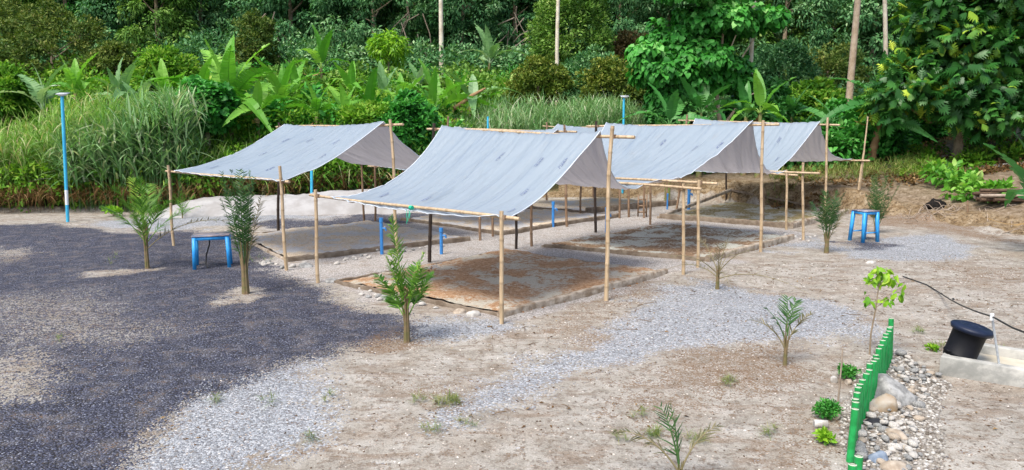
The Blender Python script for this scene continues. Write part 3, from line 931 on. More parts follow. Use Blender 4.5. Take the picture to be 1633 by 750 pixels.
def bed(label, corners, soil, kerbs):
    """corners px: front, right, back, left ; kerbs: material per side FR, RB, BL, LF"""
    P = [gnd(*c) for c in corners]
    base = np.mean(P, 0); base[2] = 0
    root = thing('garden_bed', base, label, 'garden bed', 'edged soil beds under the shelters')
    n = 46
    U, V = np.meshgrid(np.linspace(.012, .988, n), np.linspace(.012, .988, n))
    U = U[..., None]; V = V[..., None]
    G = P[0] * (1 - U) * (1 - V) + P[1] * U * (1 - V) + P[2] * U * V + P[3] * (1 - U) * V
    x, y = G[..., 0], G[..., 1]
    G[..., 2] = .045 + (vnoise(x * 1.3, y * 1.3, 31) - .5) * .07 + (vnoise(x * 6, y * 6, 32) - .5) * .04 + (vnoise(x * 15, y * 15, 33) - .5) * .025
    i = np.arange(n - 1)[:, None] * n; j = np.arange(n - 1)[None]
    F = np.stack([i + j, i + j + 1, i + n + j + 1, i + n + j], -1).reshape(-1, 4)
    g = Geo(); g.add(G.reshape(-1, 3), F)
    g.build('soil', [SOILS[soil]], root, True, loc=base)
    for k in range(4):
        a, b = P[k].copy(), P[(k + 1) % 4].copy()
        mat, hh, ww = kerbs[k]
        L = np.linalg.norm(b - a); m = max(int(L / .12), 4)
        s = np.linspace(0, 1, m + 1)
        d = norm(b - a); nrm_ = np.array([-d[1], d[0], 0])
        if k % 2: s = np.linspace(.5 * ww / L, 1 - .5 * ww / L, m + 1)
        else: s = np.linspace(-.5 * ww / L, 1 + .5 * ww / L, m + 1)
        r = np.random.default_rng(int(abs(a[0] * 100)) + k)
        wob = np.cumsum(r.normal(0, .006, m + 1)); wob -= np.linspace(wob[0], wob[-1], m + 1)
        top = hh + r.normal(0, .007, m + 1)
        C = a + np.outer(s, b - a) + np.outer(wob, nrm_)
        prof = [(-.5, -.5), (-.5, .78), (-.36, 1.0), (.36, 1.0), (.5, .78), (.5, -.5)]
        VV = np.stack([C + nrm_ * (ww * px) + np.array([0, 0, 1.0]) * (top[:, None] * pz) + np.array([0, 0, 0]) for px, pz in prof], 1)
        q = len(prof)
        ii = np.arange(m)[:, None] * q; jj = np.arange(q - 1)[None]
        FF = np.stack([ii + jj, ii + jj + 1, ii + q + jj + 1, ii + q + jj], -1).reshape(-1, 4)
        gg = Geo(); gg.add(VV.reshape(-1, 3), FF)
        for e in (0, m):
            gg.add(VV[e], [(0, 1, 2, 3), (0, 3, 4, 5)])
        gg.build('edging', [M[mat]], root, False, loc=base)
    return root


KP, KD = 'kerb_pale', 'kerb_dark'
bed('edged bed of orange-brown soil under the nearest shelter', [(800, 504), (1060, 436), (805, 400), (536, 450)], 0, [(KP, .10, .10), (KP, .05, .05), (KD, .05, .06), (KD, .06, .05)])
bed('edged bed of dark brown soil under the second shelter of the right-hand row', [(1130, 417), (1262, 380), (1062, 357), (866, 392)], 1, [(KP, .13, .12), (KD, .05, .05), (KP, .05, .06), (KD, .09, .07)])
bed('edged bed of greenish brown soil under the farthest right shelter', [(1262, 364), (1350, 341), (1165, 323), (1050, 346)], 3, [(KP, .17, .15), (KD, .05, .06), (KP, .07, .07), (KD, .16, .12)])
bed('edged bed of pale sandy soil under the leftmost shelter', [(462, 416), (746, 381), (588, 354), (376, 377)], 2, [(KD, .11, .10), (KD, .05, .07), (KD, .05, .07), (KP, .05, .07)])
bed('edged bed of pale grey grit under the mostly hidden shelter', [(800, 373), (985, 345), (800, 331), (640, 351)], 2, [(KD, .12, .10), (KD, .08, .08), (KD, .05, .07), (KD, .10, .09)])
bed('edged bed of pale grey grit under the farthest shelter of all', [(938, 340), (1075, 326), (960, 317), (800, 326)], 2, [(KD, .20, .14), (KD, .06, .07), (KD, .05, .07), (KD, .07, .09)])


# ------------------------------------------------------------------ pipes, lamps, stools
def standpipe(px, py, ytop, label, mat='blue_pipe', r=.04, elbow=True):
    p = gnd(px, py); z = atY(px, ytop, p[1])[2] - p[2]
    root = thing('water_standpipe', p, label, 'standpipe', 'short blue water pipes by the beds')
    g = Geo(); g.tube([(0, 0, -.03), (0, 0, z * .5), (0, 0, z)], [r, r, r], 12); g.build('riser', [M[mat]], root, True)
    g = Geo(); g.tube([(0, 0, z - .09), (0, 0, z + .006)], r * 1.22, 12); g.build('cap', [M[mat]], root, True)
    if elbow:
        g = Geo(); g.tube([(0, 0, z * .72), (.10, -.02, z * .72)], r * .55, 8)
        g.tube([(.10, -.02, z * .72 + .02), (.115, -.02, z * .72 - .06)], r * .5, 8); g.build('tap', [M[mat]], root, True)
        g = Geo(); g.box((.09, -.02, z * .72 + .045), (.06, .015, .012)); g.box((.09, -.02, z * .72 + .03), (.012, .012, .03)); g.build('tap_handle', [M['galv']], root)


standpipe(609, 404, 348, 'short blue standpipe beside the pale bed, left of the nearest shelter')
standpipe(704, 404, 364, 'short blue standpipe behind the nearest young palm, right of a dark post')
standpipe(882, 361, 322, 'dark blue standpipe standing before the hidden shelter bed edge')
standpipe(967, 371, 331, 'short blue standpipe just left of the tall front bamboo ridge post')
standpipe(1098, 334, 300, 'thick blue standpipe under the far right shelter, between two front posts', r=.055)
standpipe(1064, 334, 309, 'thin blue standpipe under the far right shelter, left of its thick neighbour', r=.03, elbow=False)


def lamp_pole(px, py, xtop, ytop, label, r=.047, lamp=True, Y=None, band=True):
    p = gnd(px, py) if Y is None else np.array([xat(px, Y), Y, H(xat(px, Y), Y)])
    t = atY(xtop, ytop, p[1]) - p
    root = thing('lamp_pole', p, label, 'lamp pole', 'tall blue pipe poles')
    g = Geo(); g.tube([np.array([0, 0, -.04]), t * .5, t], r, 12); g.build('pole', [M['teal_pipe']], root, True)
    if band:
        for f0, f1 in ((.14, .26),):
            g = Geo(); g.tube([t * f0, t * f1], r * 1.03, 12, False); g.build('painted_band', [M['white_paint']], root, True)
    if lamp:
        g = Geo(); ax = np.array([[1, 0, 0], [0, math.cos(.25), math.sin(.25)], [0, -math.sin(.25), math.cos(.25)]])
        g.box(t + [.03, 0, .085], (.34, .22, .022), ax); g.build('solar_panel', [M['galv']], root)
        g = Geo(); g.box(t + [.03, -.02, .05], (.22, .12, .04), ax); g.build('lamp_head', [M['white_paint']], root)
        g = Geo(); g.tube([t + [0, 0, -.05], t + [0, 0, .07]], r * .7, 10); g.build('bracket', [M['galv']], root, True)


lamp_pole(108, 353, 99, 154, 'tall light blue pole with a small lamp, before the tall grass')
lamp_pole(995, 330, 995, 157, 'dark teal pole with a flat lamp on top, behind the shelters before the round bushes', Y=31.5, band=False)
lamp_pole(778, 330, 778, 186, 'thin teal pole poking up behind the nearest shelter ridge, without a lamp', Y=30.5, r=.04, lamp=False, band=False)
lamp_pole(497, 333, 497, 268, 'teal pipe standing under the right edge of the leftmost shelter', r=.05, lamp=False, band=False)


def stool(px, py, w, d, h, rz, label, splay=.02, rungs=False):
    p = gnd(px, py)
    root = thing('blue_stool', p, label, 'stool', 'blue wooden stools', rz)
    g = Geo(); g.box((0, 0, h - .012), (w, d, .024)); g.build('seat', [M['stool_top']], root)
    for sx in (-1, 1):
        for sy in (-1, 1):
            t_ = np.array([sx * (w / 2 - .045), sy * (d / 2 - .045), h - .024]); b = np.array([sx * (w / 2 - .045 + splay), sy * (d / 2 - .045 + splay), -.01])
            g = Geo()
            s = .034
            V = []
            for q, k in ((b, 1.0), (t_, 1.1)):
                V += [q + [-s * k, -s * k, 0], q + [s * k, -s * k, 0], q + [s * k, s * k, 0], q + [-s * k, s * k, 0]]
            g.add(V, [(0, 1, 5, 4), (1, 2, 6, 5), (2, 3, 7, 6), (3, 0, 4, 7), (3, 2, 1, 0), (4, 5, 6, 7)])
            g.build('leg', [M['stool_blue']], root)
    for sy in (-1, 1):
        g = Geo(); g.box((0, sy * (d / 2 - .03), h - .062), (w - .16, .03, .07)); g.build('apron', [M['stool_blue']], root)
        g = Geo(); g.box((sy * (w / 2 - .03), 0, h - .062), (.03, d - .16, .07)); g.build('apron', [M['stool_blue']], root)
    for k, sy in enumerate((-1, 1) if rungs else ()):
        g = Geo(); g.box((0, sy * (d / 2 - .025), h * .30 + .004 * k), (w - .06, .025, .03)); g.build('rung', [M['stool_blue']], root)
    return root


stool(340, 424, .74, .60, .72, .30, 'large bright blue stool on the dark gravel by the leftmost shelter')
stool(1377, 383, .50, .46, .82, .35, 'tall narrow blue stool before the earth bank at the right', .04, True)
# thin hose dangling from the large stool
hp = gnd(333, 426)
g = Geo(); g.tube([hp + [0.0, -.05, 0.02], hp + [-.06, 0, .1], hp + [-.05, .03, .28], hp + [.02, .05, .5], hp + [.03, .06, .66]], .016, 6)
tag(g.build('garden_hose', [M['hose']], None, True), 'black hose end hanging under the large blue stool', 'hose')

# wooden rack behind the second shelter
rp = gnd(1024, 344)
root = thing('wooden_rack', rp, 'small weathered wooden ladder rack under the far shelters', 'ladder')
for sx in (-.14, .14):
    g = Geo(); g.box((sx, 0, .36), (.04, .05, .74)); g.build('rail', [M['bamboo_old']], root)
for z in (.15, .36, .57):
    g = Geo(); g.box((0, .003, z), (.24, .04, .05)); g.build('rung', [M['bamboo_old']], root)

# green rag tied on the front eave pole
a, b = SH['A'][1]['near']
rg = a + (b - a) * .425 + np.array([0, -.07, .0])
g = Geo()
r = np.random.default_rng(4)
d = norm(b - a)
g.tube([rg - d * .03, rg + d * .03], .038, 8)
for k in range(3):
    off = d * (.03 + .035 * k)
    V = []
    for q in range(6):
        c = rg + off + d * (.03 * q / 5 + r.normal(0, .008)) + np.array([0, r.normal(0, .012), -.04 - .03 * q * (1 + .3 * k % 2)])
        V += [c - d * .007, c + d * .007]
    g.add(V, [(2 * i, 2 * i + 1, 2 * i + 3, 2 * i + 2) for i in range(5)])
tag(g.build('green_rag', [M['rag']]), 'green cloth strip tied to the front eave pole of the nearest shelter', 'rag')

# ------------------------------------------------------------------ pale sand mound, behind the leftmost shelter
def sand_mound():
    a = at(232, 346); b = at(660, 338)
    n, m = 110, 40
    U, V = np.meshgrid(np.linspace(0, 1, n), np.linspace(-1, 1, m))
    base = a[None, None] * (1 - U[..., None]) + b[None, None] * U[..., None]
    x = base[..., 0]; y = base[..., 1] + V * 1.7 + 1.4
    prof = np.interp(U, [0, .04, .10, .2, .4, .6, .75, .9, 1.0], [0, .30, .52, .62, .66, .74, .86, .8, 0])
    sec = np.clip(1 - np.abs(V) ** 2.6, 0, 1)
    z = .85 * prof * sec * (1 + (vnoise(x * 1.2, y * 1.2, 9) - .5) * .14) + (vnoise(x * 4, y * 4, 10) - .5) * .06 * sec - .05
    i = np.arange(m - 1)[:, None] * n; j = np.arange(n - 1)[None]
    F = np.stack([i + j, i + j + 1, i + n + j + 1, i + n + j], -1).reshape(-1, 4)
    g = Geo(); g.add(np.stack([x, y, z + (vnoise(x * 9, y * 9, 12) - .5) * .03 * sec], -1).reshape(-1, 3), F)
    tag(g.build('sand_mound', [M['sand_white']], None, True), 'long low mound of pale sand behind the leftmost shelter', 'sand mound')


sand_mound()


# ------------------------------------------------------------------ rocks
def rock_geo(seed, s=(1, 1, .7), ang=.25, sub=2):
    import bmesh
    bm = bmesh.new()
    bmesh.ops.create_icosphere(bm, subdivisions=sub, radius=1.0)
    r = np.random.default_rng(seed)
    V = np.array([v.co[:] for v in bm.verts])
    F = np.array([[v.index for v in f.verts] for f in bm.faces])
    bm.free()
    for k in range(13):     # chop with random planes for facets
        n = norm(r.normal(size=3)); d = r.uniform(.6, .92)
        h = V @ n - d
        V = V - np.outer(np.maximum(h, 0) * .85, n)
    V *= 1 + ang * .3 * (r.random((len(V), 1)) - .5)
    V *= np.asarray(s)
    V[:, 2] = np.maximum(V[:, 2], -.35 * s[2])
    V[:, 2] += .30 * s[2]
    return V, F


ROCKS = []
for i in range(10):
    V, F = rock_geo(40 + i, (1, .65 + .3 * ((i * 7) % 5) / 5, .45 + .3 * ((i * 3) % 4) / 4), .2)
    for mn in ('rock_light', 'rock_tan', 'rock_grey'):
        g = Geo(); g.add(V, F)
        ROCKS.append(g.mesh('stone', [M[mn]], False))


def rock(mesh_i, p, s, rz, label, cat='stone', group=None, name='stone'):
    o = bpy.data.objects.new(name, ROCKS[mesh_i])
    COL.objects.link(o)
    o.location = p; o.scale = (s, s, s); o.rotation_euler = (rng.uniform(-.2, .2), rng.uniform(-.2, .2), rz)
    return tag(o, label, cat, group)


def own_rock(px, py, s3, rz, mat, label, seed, name='boulder', smooth=False, cat='rock'):
    p = gnd(px, py); p[2] -= .02
    V, F = rock_geo(seed, s3, .2, 3)
    V = V * (1 + .10 * (vnoise(V[:, 0] * 14 + seed, V[:, 1] * 14 + V[:, 2] * 19, seed)[:, None] - .5))
    c, s = math.cos(rz), math.sin(rz)
    V = V @ np.array([[c, s, 0], [-s, c, 0], [0, 0, 1]])
    g = Geo(); g.add(V, F)
    o = g.build(name, [M[mat]], None, smooth); o.location = p
    return tag(o, label, cat)


own_rock(1418, 634, (.25, .33, .23), .3, 'rock_grey', 'largest pale flat rock leaning by the green pickets', 301)
own_rock(1408, 652, (.15, .13, .17), .2, 'rock_rust', 'rust-stained angular rock below the largest pale rock', 302)
own_rock(1398, 673, (.17, .08, .055), -.3, 'rock_black', 'black rock lying across the pale stones', 303)
own_rock(1402, 732, (.11, .09, .085), .6, 'rock_blue', 'blue-grey speckled rock near the bottom of the stone heap', 304)
own_rock(1428, 692, (.10, .15, .07), .2, 'rock_tan', 'smooth pinkish oblong stone in the middle of the stone heap', 305, smooth=True)
own_rock(1430, 745, (.14, .10, .08), -.2, 'rock_tan', 'broad tan rock at the bottom edge of the stone heap', 306)
own_rock(1450, 725, (.085, .05, .04), .1, 'rock_grey', 'light grey flat stone at the right of the blue-grey rock', 307)
own_rock(1443, 713, (.05, .045, .04), .1, 'rock_rust', 'small orange stone above the light grey flat stone', 308, smooth=True)
own_rock(1425, 715, (.075, .06, .055), .1, 'rock_light', 'rounded cream stone left of the small orange stone', 309, smooth=True)
own_rock(755, 503, (.13, .10, .09), .4, 'rock_light', 'white rock against the edging of the nearest bed, beside its corner post', 310)
own_rock(733, 497, (.12, .10, .07), .9, 'rock_tan', 'tan rock against the edging of the nearest bed, behind the young palm', 311)
own_rock(529, 449, (.16, .10, .08), .2, 'rock_grey', 'dark grey rock beside the left front post of the nearest shelter', 312)
own_rock(487, 424, (.17, .12, .09), .0, 'rock_grey', 'grey-green rock by the edging of the pale bed', 313)
own_rock(583, 456, (.11, .10, .07), .3, 'rock_light', 'white rock at the left corner of the nearest bed', 314)
own_rock(1390, 418, (.16, .10, .05), .3, 'rock_light', 'lone flat pale stone on the open ground before the narrow stool', 315)

# the stone heap beside the pickets, every stone a thing
heap = [(1428, 556), (1456, 572), (1490, 594), (1458, 640), (1460, 690), (1456, 752), (1378, 752), (1380, 690), (1385, 660), (1400, 610)]
hw = np.array([at(*p)[:2] for p in heap])
lo, hi = hw.min(0), hw.max(0)
cnt = 0; tries = 0; placed = []
kinds = {0: ('pale', 0), 1: ('tan', 1), 2: ('grey', 2)}
while cnt < 195 and tries < 14000:
    tries += 1
    q = rng.uniform(lo, hi)
    sd = float(poly_sd(np.array([q[0]]), np.array([q[1]]), hw)[0])
    if sd < -.06 or (sd < .1 and rng.random() < .4): continue
    s = float(np.clip(rng.lognormal(math.log(.042), .40), .024, .09))
    if any((q[0] - a) ** 2 + (q[1] - b) ** 2 < (.72 * (s + c)) ** 2 for a, b, c in placed): continue
    placed.append((q[0], q[1], s))
    mi = int(rng.integers(0, 10)) * 3 + int(rng.choice([0, 0, 0, 1, 2, 2]))
    kn = ('pale', 'tan', 'grey')[mi % 3]
    rock(mi, (q[0], q[1], H(q[0], q[1]) + rng.uniform(0, .03)), s, rng.uniform(0, 6.28), kn + ' rounded stone in the heap beside the green pickets', 'stone', kn + ' stones heaped beside the green pickets')
    cnt += 1
# rubble along the bed edges: individually visible pale stones
lines_px = [((545, 455), (700, 492), 16, 'along the near left edging of the nearest bed'), ((400, 415), (470, 428), 16, 'beside the corner post of the leftmost shelter'),
            ((480, 424), (720, 388), 20, 'along the edging of the pale bed'), ((490, 338), (620, 335), 14, 'at the foot of the pale sand mound'),
            ((1240, 372), (1300, 380), 14, 'behind the young palm at the right bed corner'), ((560, 400), (640, 392), 8, 'beside the blue standpipes')]
for (x0, y0), (x1, y1), n, where in lines_px:
    for k in range(n):
        f = rng.random(); px = x0 + (x1 - x0) * f + rng.normal(0, 5); py = y0 + (y1 - y0) * f + rng.normal(0, 3)
        mi = int(rng.integers(0, 10)) * 3 + int(rng.choice([0, 0, 2]))
        rock(mi, gnd(px, py), float(rng.uniform(.045, .10)), rng.uniform(0, 6.28), 'small pale stone lying ' + where, 'stone', 'pale stones ' + where)


# loose chips and clods scattered on the open ground (uncountable)
def scatter(name, n, polys, smin, smax, mat, seed, reject=None, kindname='stuff', vary=.3):
    r = np.random.default_rng(seed)
    V0, F0 = rock_geo(seed + 500, (1, .75, .6), .3, 1)
    g = Geo()
    pts = []
    per = n // len(polys)
    for pl in polys:
        pl = np.array(pl); l, h = pl.min(0), pl.max(0)
        q = r.uniform(l, h, (per * 4, 2)); q = q[poly_sd(q[:, 0], q[:, 1], pl) > -.25][:per]
        pts.append(q)
    q = np.concatenate(pts)
    # keep what can be near: thin out with distance
    keep = r.random(len(q)) < np.clip(11 / np.maximum(q[:, 1], 6), 0, 1) ** 1.5
    q = q[keep]
    z = height(q[:, 0], q[:, 1])
    C = np.stack([q[:, 0], q[:, 1], z - .003], 1)
    S = r.uniform(smin, smax, len(q)) * (1 + q[:, 1] / 60)
    az = r.uniform(0, 6.28, len(q))
    D = np.stack([np.cos(az), np.sin(az), r.normal(0, .25, len(q))], 1)
    g.stamp((V0, F0), C, D, (0, 0, 1), S, r.random(len(q)))
    return tag(g.build(name, [mat], None, False), kind='stuff')


def var_mat(name, cols, rough=.85):
    m, nt, out = new_mat(name)
    t = NT(nt)
    a = t.n('Attribute', attribute_name='var')
    c = t.ramp(a.outputs['Fac'], cols)
    n = t.noise(t.n('NewGeometry').outputs['Position'], 60, 3)
    c = t.mix(.35, c, t.ramp(n, [(.3, .12), (.7, .75)]), 'MULTIPLY')
    t.principled(out, c, rough, .2)
    return m


FRONT = wp([(160, 780), (300, 620), (620, 545), (900, 500), (1100, 430), (1600, 400), (1700, 450), (1700, 790)])
scatter('dark_gravel', 15000, [P_DARK], .007, .016, var_mat('dark_chips', [(0, (.03, .031, .045)), (.6, (.075, .078, .10)), (.93, (.13, .13, .15)), (1, (.32, .32, .33))]), 1)
scatter('pale_gravel', 6500, P_LIGHT[:2], .005, .0125, var_mat('pale_chips', [(0, (.15, .16, .18)), (.5, (.27, .285, .315)), (1, (.48, .49, .51))]), 2)
scatter('loose_pebbles', 6500, [FRONT], .005, .015, var_mat('sandy_chips', [(0, (.10, .075, .055)), (.35, (.28, .21, .16)), (.7, (.52, .44, .37)), (1, (.80, .76, .70))]), 3)
scatter('dark_clods', 2200, [FRONT], .005, .017, var_mat('clods', [(0, (.06, .035, .02)), (1, (.16, .10, .06))]), 4)
scatter('bed_clods', 3000, [wp([(800, 498), (1045, 436), (805, 406), (575, 447)]), wp([(1130, 412), (1250, 380), (1062, 361), (880, 391)])], .010, .032, var_mat('bed_clods', [(0, (.13, .05, .02)), (1, (.32, .17, .08))]), 5)
scatter('heap_gravel', 3600, [hw.tolist()], .012, .030, var_mat('heap_chips', [(0, (.13, .11, .09)), (.5, (.29, .265, .235)), (1, (.62, .60, .56))]), 6)

def yard_litter():
    r = np.random.default_rng(91)
    pl = np.array(FRONT); l, h = pl.min(0), pl.max(0)
    q = r.uniform(l, h, (2600, 2)); q = q[(poly_sd(q[:, 0], q[:, 1], pl) > 0)]
    q = q[vnoise(q[:, 0] * .8, q[:, 1] * .8, 61) > .5][:420]
    C = np.stack([q[:, 0], q[:, 1], height(q[:, 0], q[:, 1]) + .012], 1)
    g = Geo(); k = len(q)
    g.stamp(T_leaf(.4, .25, .1), C, rdir(k, -8, 12, r), np.array([0, 0, 1.0]) + r.normal(0, .3, (k, 3)), r.uniform(.025, .08, k), r.random(k))
    for i in range(60):
        p = C[r.integers(0, k)]; a = r.uniform(0, 6.28); L = r.uniform(.06, .28)
        d = np.array([math.cos(a), math.sin(a), 0]) * L
        g.tube([p, p + d * .5 + [0, 0, .008], p + d], [.004, .004, .002], 4, False, 0, .3)
    tag(g.build('fallen_leaves', [M['dry']]), kind='stuff')


yard_litter()

# ------------------------------------------------------------------ green picket fence
fx = [(650, 1361), (630, 1365), (612, 1371), (595, 1377), (587, 1383), (578, 1390), (560, 1399), (540, 1408), (525, 1416), (510, 1424)]
ys_ = np.array([p[0] for p in fx][::-1]); xs_ = np.array([p[1] for p in fx][::-1])
hh = .50
FT = np.array([at(x_, y_, hh) for x_, y_ in zip(xs_, ys_)])[::-1]        # picket tops, near to far
d0, d1 = FT[0][1], FT[-1][1]
fb = np.array([at(1395, 620)[0], at(1395, 620)[1], 0])
root = thing('picket_fence', fb, 'bright green fence of hollow tube pickets beside the stone heap', 'fence')


def picket(x, Y, h, tilt):
    z0 = H(x, Y)
    g = Geo()
    top = np.array([x + tilt[0], Y + tilt[1], z0 + h])
    bot = np.array([x, Y, z0 - .05])
    r0 = .032
    g.tube([bot, bot * .5 + top * .5, top], [r0 * 1.05, r0, r0], 12, False, 0)
    d = norm(top - bot)
    g.tube([top, top - d * .12], [r0 * .80, r0 * .78], 12, False, 1)
    # rim ring
    g.tube([top - d * .001, top + d * .004], [r0, r0 * .80], 12, False, 1)
    g.build('picket', [M['green_tube'], M['green_inner']], root, True, loc=fb)


Yv = d0
k = 0
while Yv < d1 + .02:
    picket(float(np.interp(Yv, FT[:, 1], FT[:, 0])), Yv, hh + rng.uniform(-.025, .02) + (.07 if Yv > d1 - .12 else 0), rng.normal(0, .010, 2))
    Yv += .145
    k += 1
for xp, yp in ((1370, 722), (1360, 737)):
    q = at(xp, yp, hh)
    picket(q[0], q[1], hh, (0, 0))

# ------------------------------------------------------------------ concrete basin, bin, hose and support
cb = at(1498, 592); cb2 = at(1640, 617); bk1 = at(1503, 552, .16); bk2 = at(1660, 566, .16)
basin_o = cb.copy()
ex = norm(cb2 - cb); ey = np.array([-ex[1], ex[0], 0])
if ey[1] < 0: ey = -ey
root = thing('concrete_basin', basin_o, 'low rectangular concrete basin under the black bin', 'basin')
Lx, Ly, hgt_ = 2.3, .98, .19


def bar(u0, u1, v0, v1, z0, z1, mat, nm):
    g = Geo()
    c = ex * (u0 + u1) / 2 + ey * (v0 + v1) / 2 + np.array([0, 0, (z0 + z1) / 2])
    import bmesh
    n = max(int((u1 - u0) / .1), 1); m_ = max(int((v1 - v0) / .1), 1)
    ax = np.array([ex, ey, [0, 0, 1]])
    # bevelled bar from a ring profile
    b = .014
    V = []
    for z, ins in ((z0, 0), (z1 - b, 0), (z1 - b * .3, b * .3), (z1, b)):
        V += [(u0 + ins, v0 + ins, z), (u1 - ins, v0 + ins, z), (u1 - ins, v1 - ins, z), (u0 + ins, v1 - ins, z)]
    V = np.array(V) @ ax
    F = []
    for k in range(3):
        for q in range(4):
            F.append((k * 4 + q, k * 4 + (q + 1) % 4, k * 4 + 4 + (q + 1) % 4, k * 4 + 4 + q))
    F.append((12, 13, 14, 15))
    g.add(V, F)
    o = g.build(nm, [M[mat]], root)


bar(0, Lx, 0, .13, -.05, hgt_, 'concrete', 'basin_wall')
bar(0, .13, .132, Ly - .132, -.05, hgt_ - .004, 'concrete', 'basin_wall')
bar(0, Lx, Ly - .13, Ly, -.05, hgt_ + .005, 'concrete', 'basin_wall')
bar(.132, Lx, .132, Ly - .132, -.05, .085, 'concrete_yel', 'basin_floor')

bp = cb + ex * .15 + ey * .30; bp[2] = .085
tl = R(9)   # leaning to the right and forward edge raised
axz = norm(np.array([.29, -.09, 1.0])); axx = np.array([1.0, 0, 0]); axx = norm(axx - axz * (axx @ axz)); axy = np.cross(axz, axx)
AX = np.array([axx, axy, axz])
root = thing('rubbish_bin', bp, 'black round plastic bin with a dark blue lid, tilted on the concrete basin', 'bin')
g = Geo(); g.lathe([(0, .0), (.192, .0), (.200, .012), (.203, .05), (.212, .055), (.212, .085), (.204, .09), (.207, .30), (.210, .40), (.220, .405), (.220, .43), (.20, .432), (0, .432)], (0, 0, .03), 32, 0, AX)
g.build('bin_body', [M['black_plastic']], root, True)
lid_ax = np.array([norm(axx + .10 * axz), axy, norm(axz - .10 * axx)])
g = Geo(); g.lathe([(.0, .052), (.06, .050), (.075, .034), (.14, .030), (.155, .046), (.20, .040), (.262, .018), (.274, .0), (.268, -.022), (.262, -.045), (.232, -.05), (0, -.048)], axz * .50, 32, 0, lid_ax)
g.build('bin_lid', [M['lid_plastic']], root, True)
for sx, z in ((-1, .085), (1, .03)):
    g = Geo(); c = axx * (.185 * sx) + axz * z + np.array([0, -.03, .03])
    g.tube([c + axy * -.05, c + axx * sx * .045 + axy * -.045, c + axx * sx * .05 + axy * .045, c + axy * .05], .014, 8)
    g.build('bin_handle', [M['black_plastic']], root, True)

root.scale = (.9, .9, .9)

sp = cb + ex * .60 + ey * .10; sp[2] = hgt_ - .02
tp = atY(1582, 505, sp[1] + .02)
root = thing('pipe_support', sp, 'thin grey metal stake holding up the black hose', 'stake')
g = Geo(); g.tube([np.zeros(3), tp - sp], .013, 8); g.build('stake', [M['galv']], root, True)
g = Geo(); g.tube([tp - sp - [0, 0, .045], tp - sp + [0, 0, .035]], .022, 8); g.build('clamp', [M['white_paint']], root, True)
# black hose: lies on the ground at its far end, rises to the stake and runs on out to the right
h0 = gnd(1440, 440); h1 = gnd(1478, 454); h2 = gnd(1500, 470)
pts = [h0 + [0, 0, .015], h1 + [0, 0, .02], h2 + [0, 0, .05]]
far = h2 + [0, 0, .05]
for f in (.25, .5, .75, 1.0):
    q = far * (1 - f) + (tp + [0, -.02, 0]) * f; q[2] -= .08 * f * (1 - f) * 4 * .5; pts.append(q)
e = tp + (tp - far) * .62 + np.array([.1, 0, .02])
for f in (.33, .66, 1.0):
    q = tp * (1 - f) + e * f; q[2] -= .05 * math.sin(f * 3.1); pts.append(q)
e2 = e + np.array([1.3, -1.0, 0]); e2[2] = H(e2[0], e2[1]) + .02; pts.append(e2)
P = np.array(pts)
g = Geo(); ss = np.linspace(0, len(P) - 1, 60)
PP = np.stack([np.interp(ss, np.arange(len(P)), P[:, k]) for k in range(3)], 1)
g.tube(PP, .0105, 8)
for q in (far + (tp - far) * .33, far + (tp - far) * .02):
    g.tube([q - norm(tp - far) * .03, q + norm(tp - far) * .03], .017, 8)
tag(g.build('water_hose', [M['hose']], None, True), 'black water hose running over a grey stake to the right', 'hose')

# white concrete pieces by the small bushes
def cylinder_piece(px, py, L, r_, az, label, mat='rock_light'):
    p = gnd(px, py); p[2] += r_ * .8
    d = np.array([math.cos(az), math.sin(az), 0]) * L / 2
    g = Geo(); g.tube([-d, -d * .97, d * .97, d], [r_ * .93, r_, r_, r_ * .93], 14)
    o = g.build('concrete_cylinder', [M[mat]], None, False); o.location = p
    tag(o, label, 'concrete piece')


cylinder_piece(1309, 678, .13, .042, -.15, 'white concrete cylinder lying below the middle small bush')
cylinder_piece(1334, 667, .05, .038, .5, 'short pale concrete stub right of the middle small bush', 'rock_tan')
cylinder_piece(1353, 609, .055, .036, .2, 'short pale concrete stub below the upper small bush', 'rock_tan')
cylinder_piece(1330, 605, .06, .04, 1.2, 'white concrete lump left of the upper small bush')


# ------------------------------------------------------------------ plants
def crown_cloud(seed, rad, nclump, cr, per, L, T=LEAF, shell=.5, droop=-.5, zsq=.75, jit=.5, bottom=-1.0, up=.5, hem=0.0, hollow=.55):
    """leaf clumps spread through an ellipsoid; several hundred leaf faces per clump"""
    r = np.random.default_rng(seed)
    rad = np.asarray(rad, float)
    d = norm(r.normal(size=(nclump * 3, 3))); d = d[d[:, 2] > bottom][:nclump]
    n = len(d)
    rr = shell + (1 - shell) * r.random(n) ** .6
    C = d * rr[:, None] * rad * (1 + (r.random((n, 1)) - .5) * .38)
    g = Geo()
    cs = cr * r.uniform(.55, 1.3, n)
    tone = r.normal(0, .10, n)
    k = per * n
    ci = np.repeat(np.arange(n), per)
    q = norm(r.normal(size=(k, 3)) + np.array([0, 0, .25]))
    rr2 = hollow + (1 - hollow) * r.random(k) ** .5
    P = C[ci] + q * rr2[:, None] * cs[ci][:, None] * np.array([1, 1, zsq])
    out = norm(q + .5 * d[ci])
    D = norm(out + r.normal(0, jit, (k, 3)) + np.array([0, 0, droop]))
    N = norm(out * .7 + np.array([0, 0, up]) + r.normal(0, .35, (k, 3)))
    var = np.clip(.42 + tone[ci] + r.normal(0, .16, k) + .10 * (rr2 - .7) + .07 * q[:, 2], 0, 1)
    S = L * r.uniform(.65, 1.3, k)
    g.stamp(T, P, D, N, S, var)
    return g


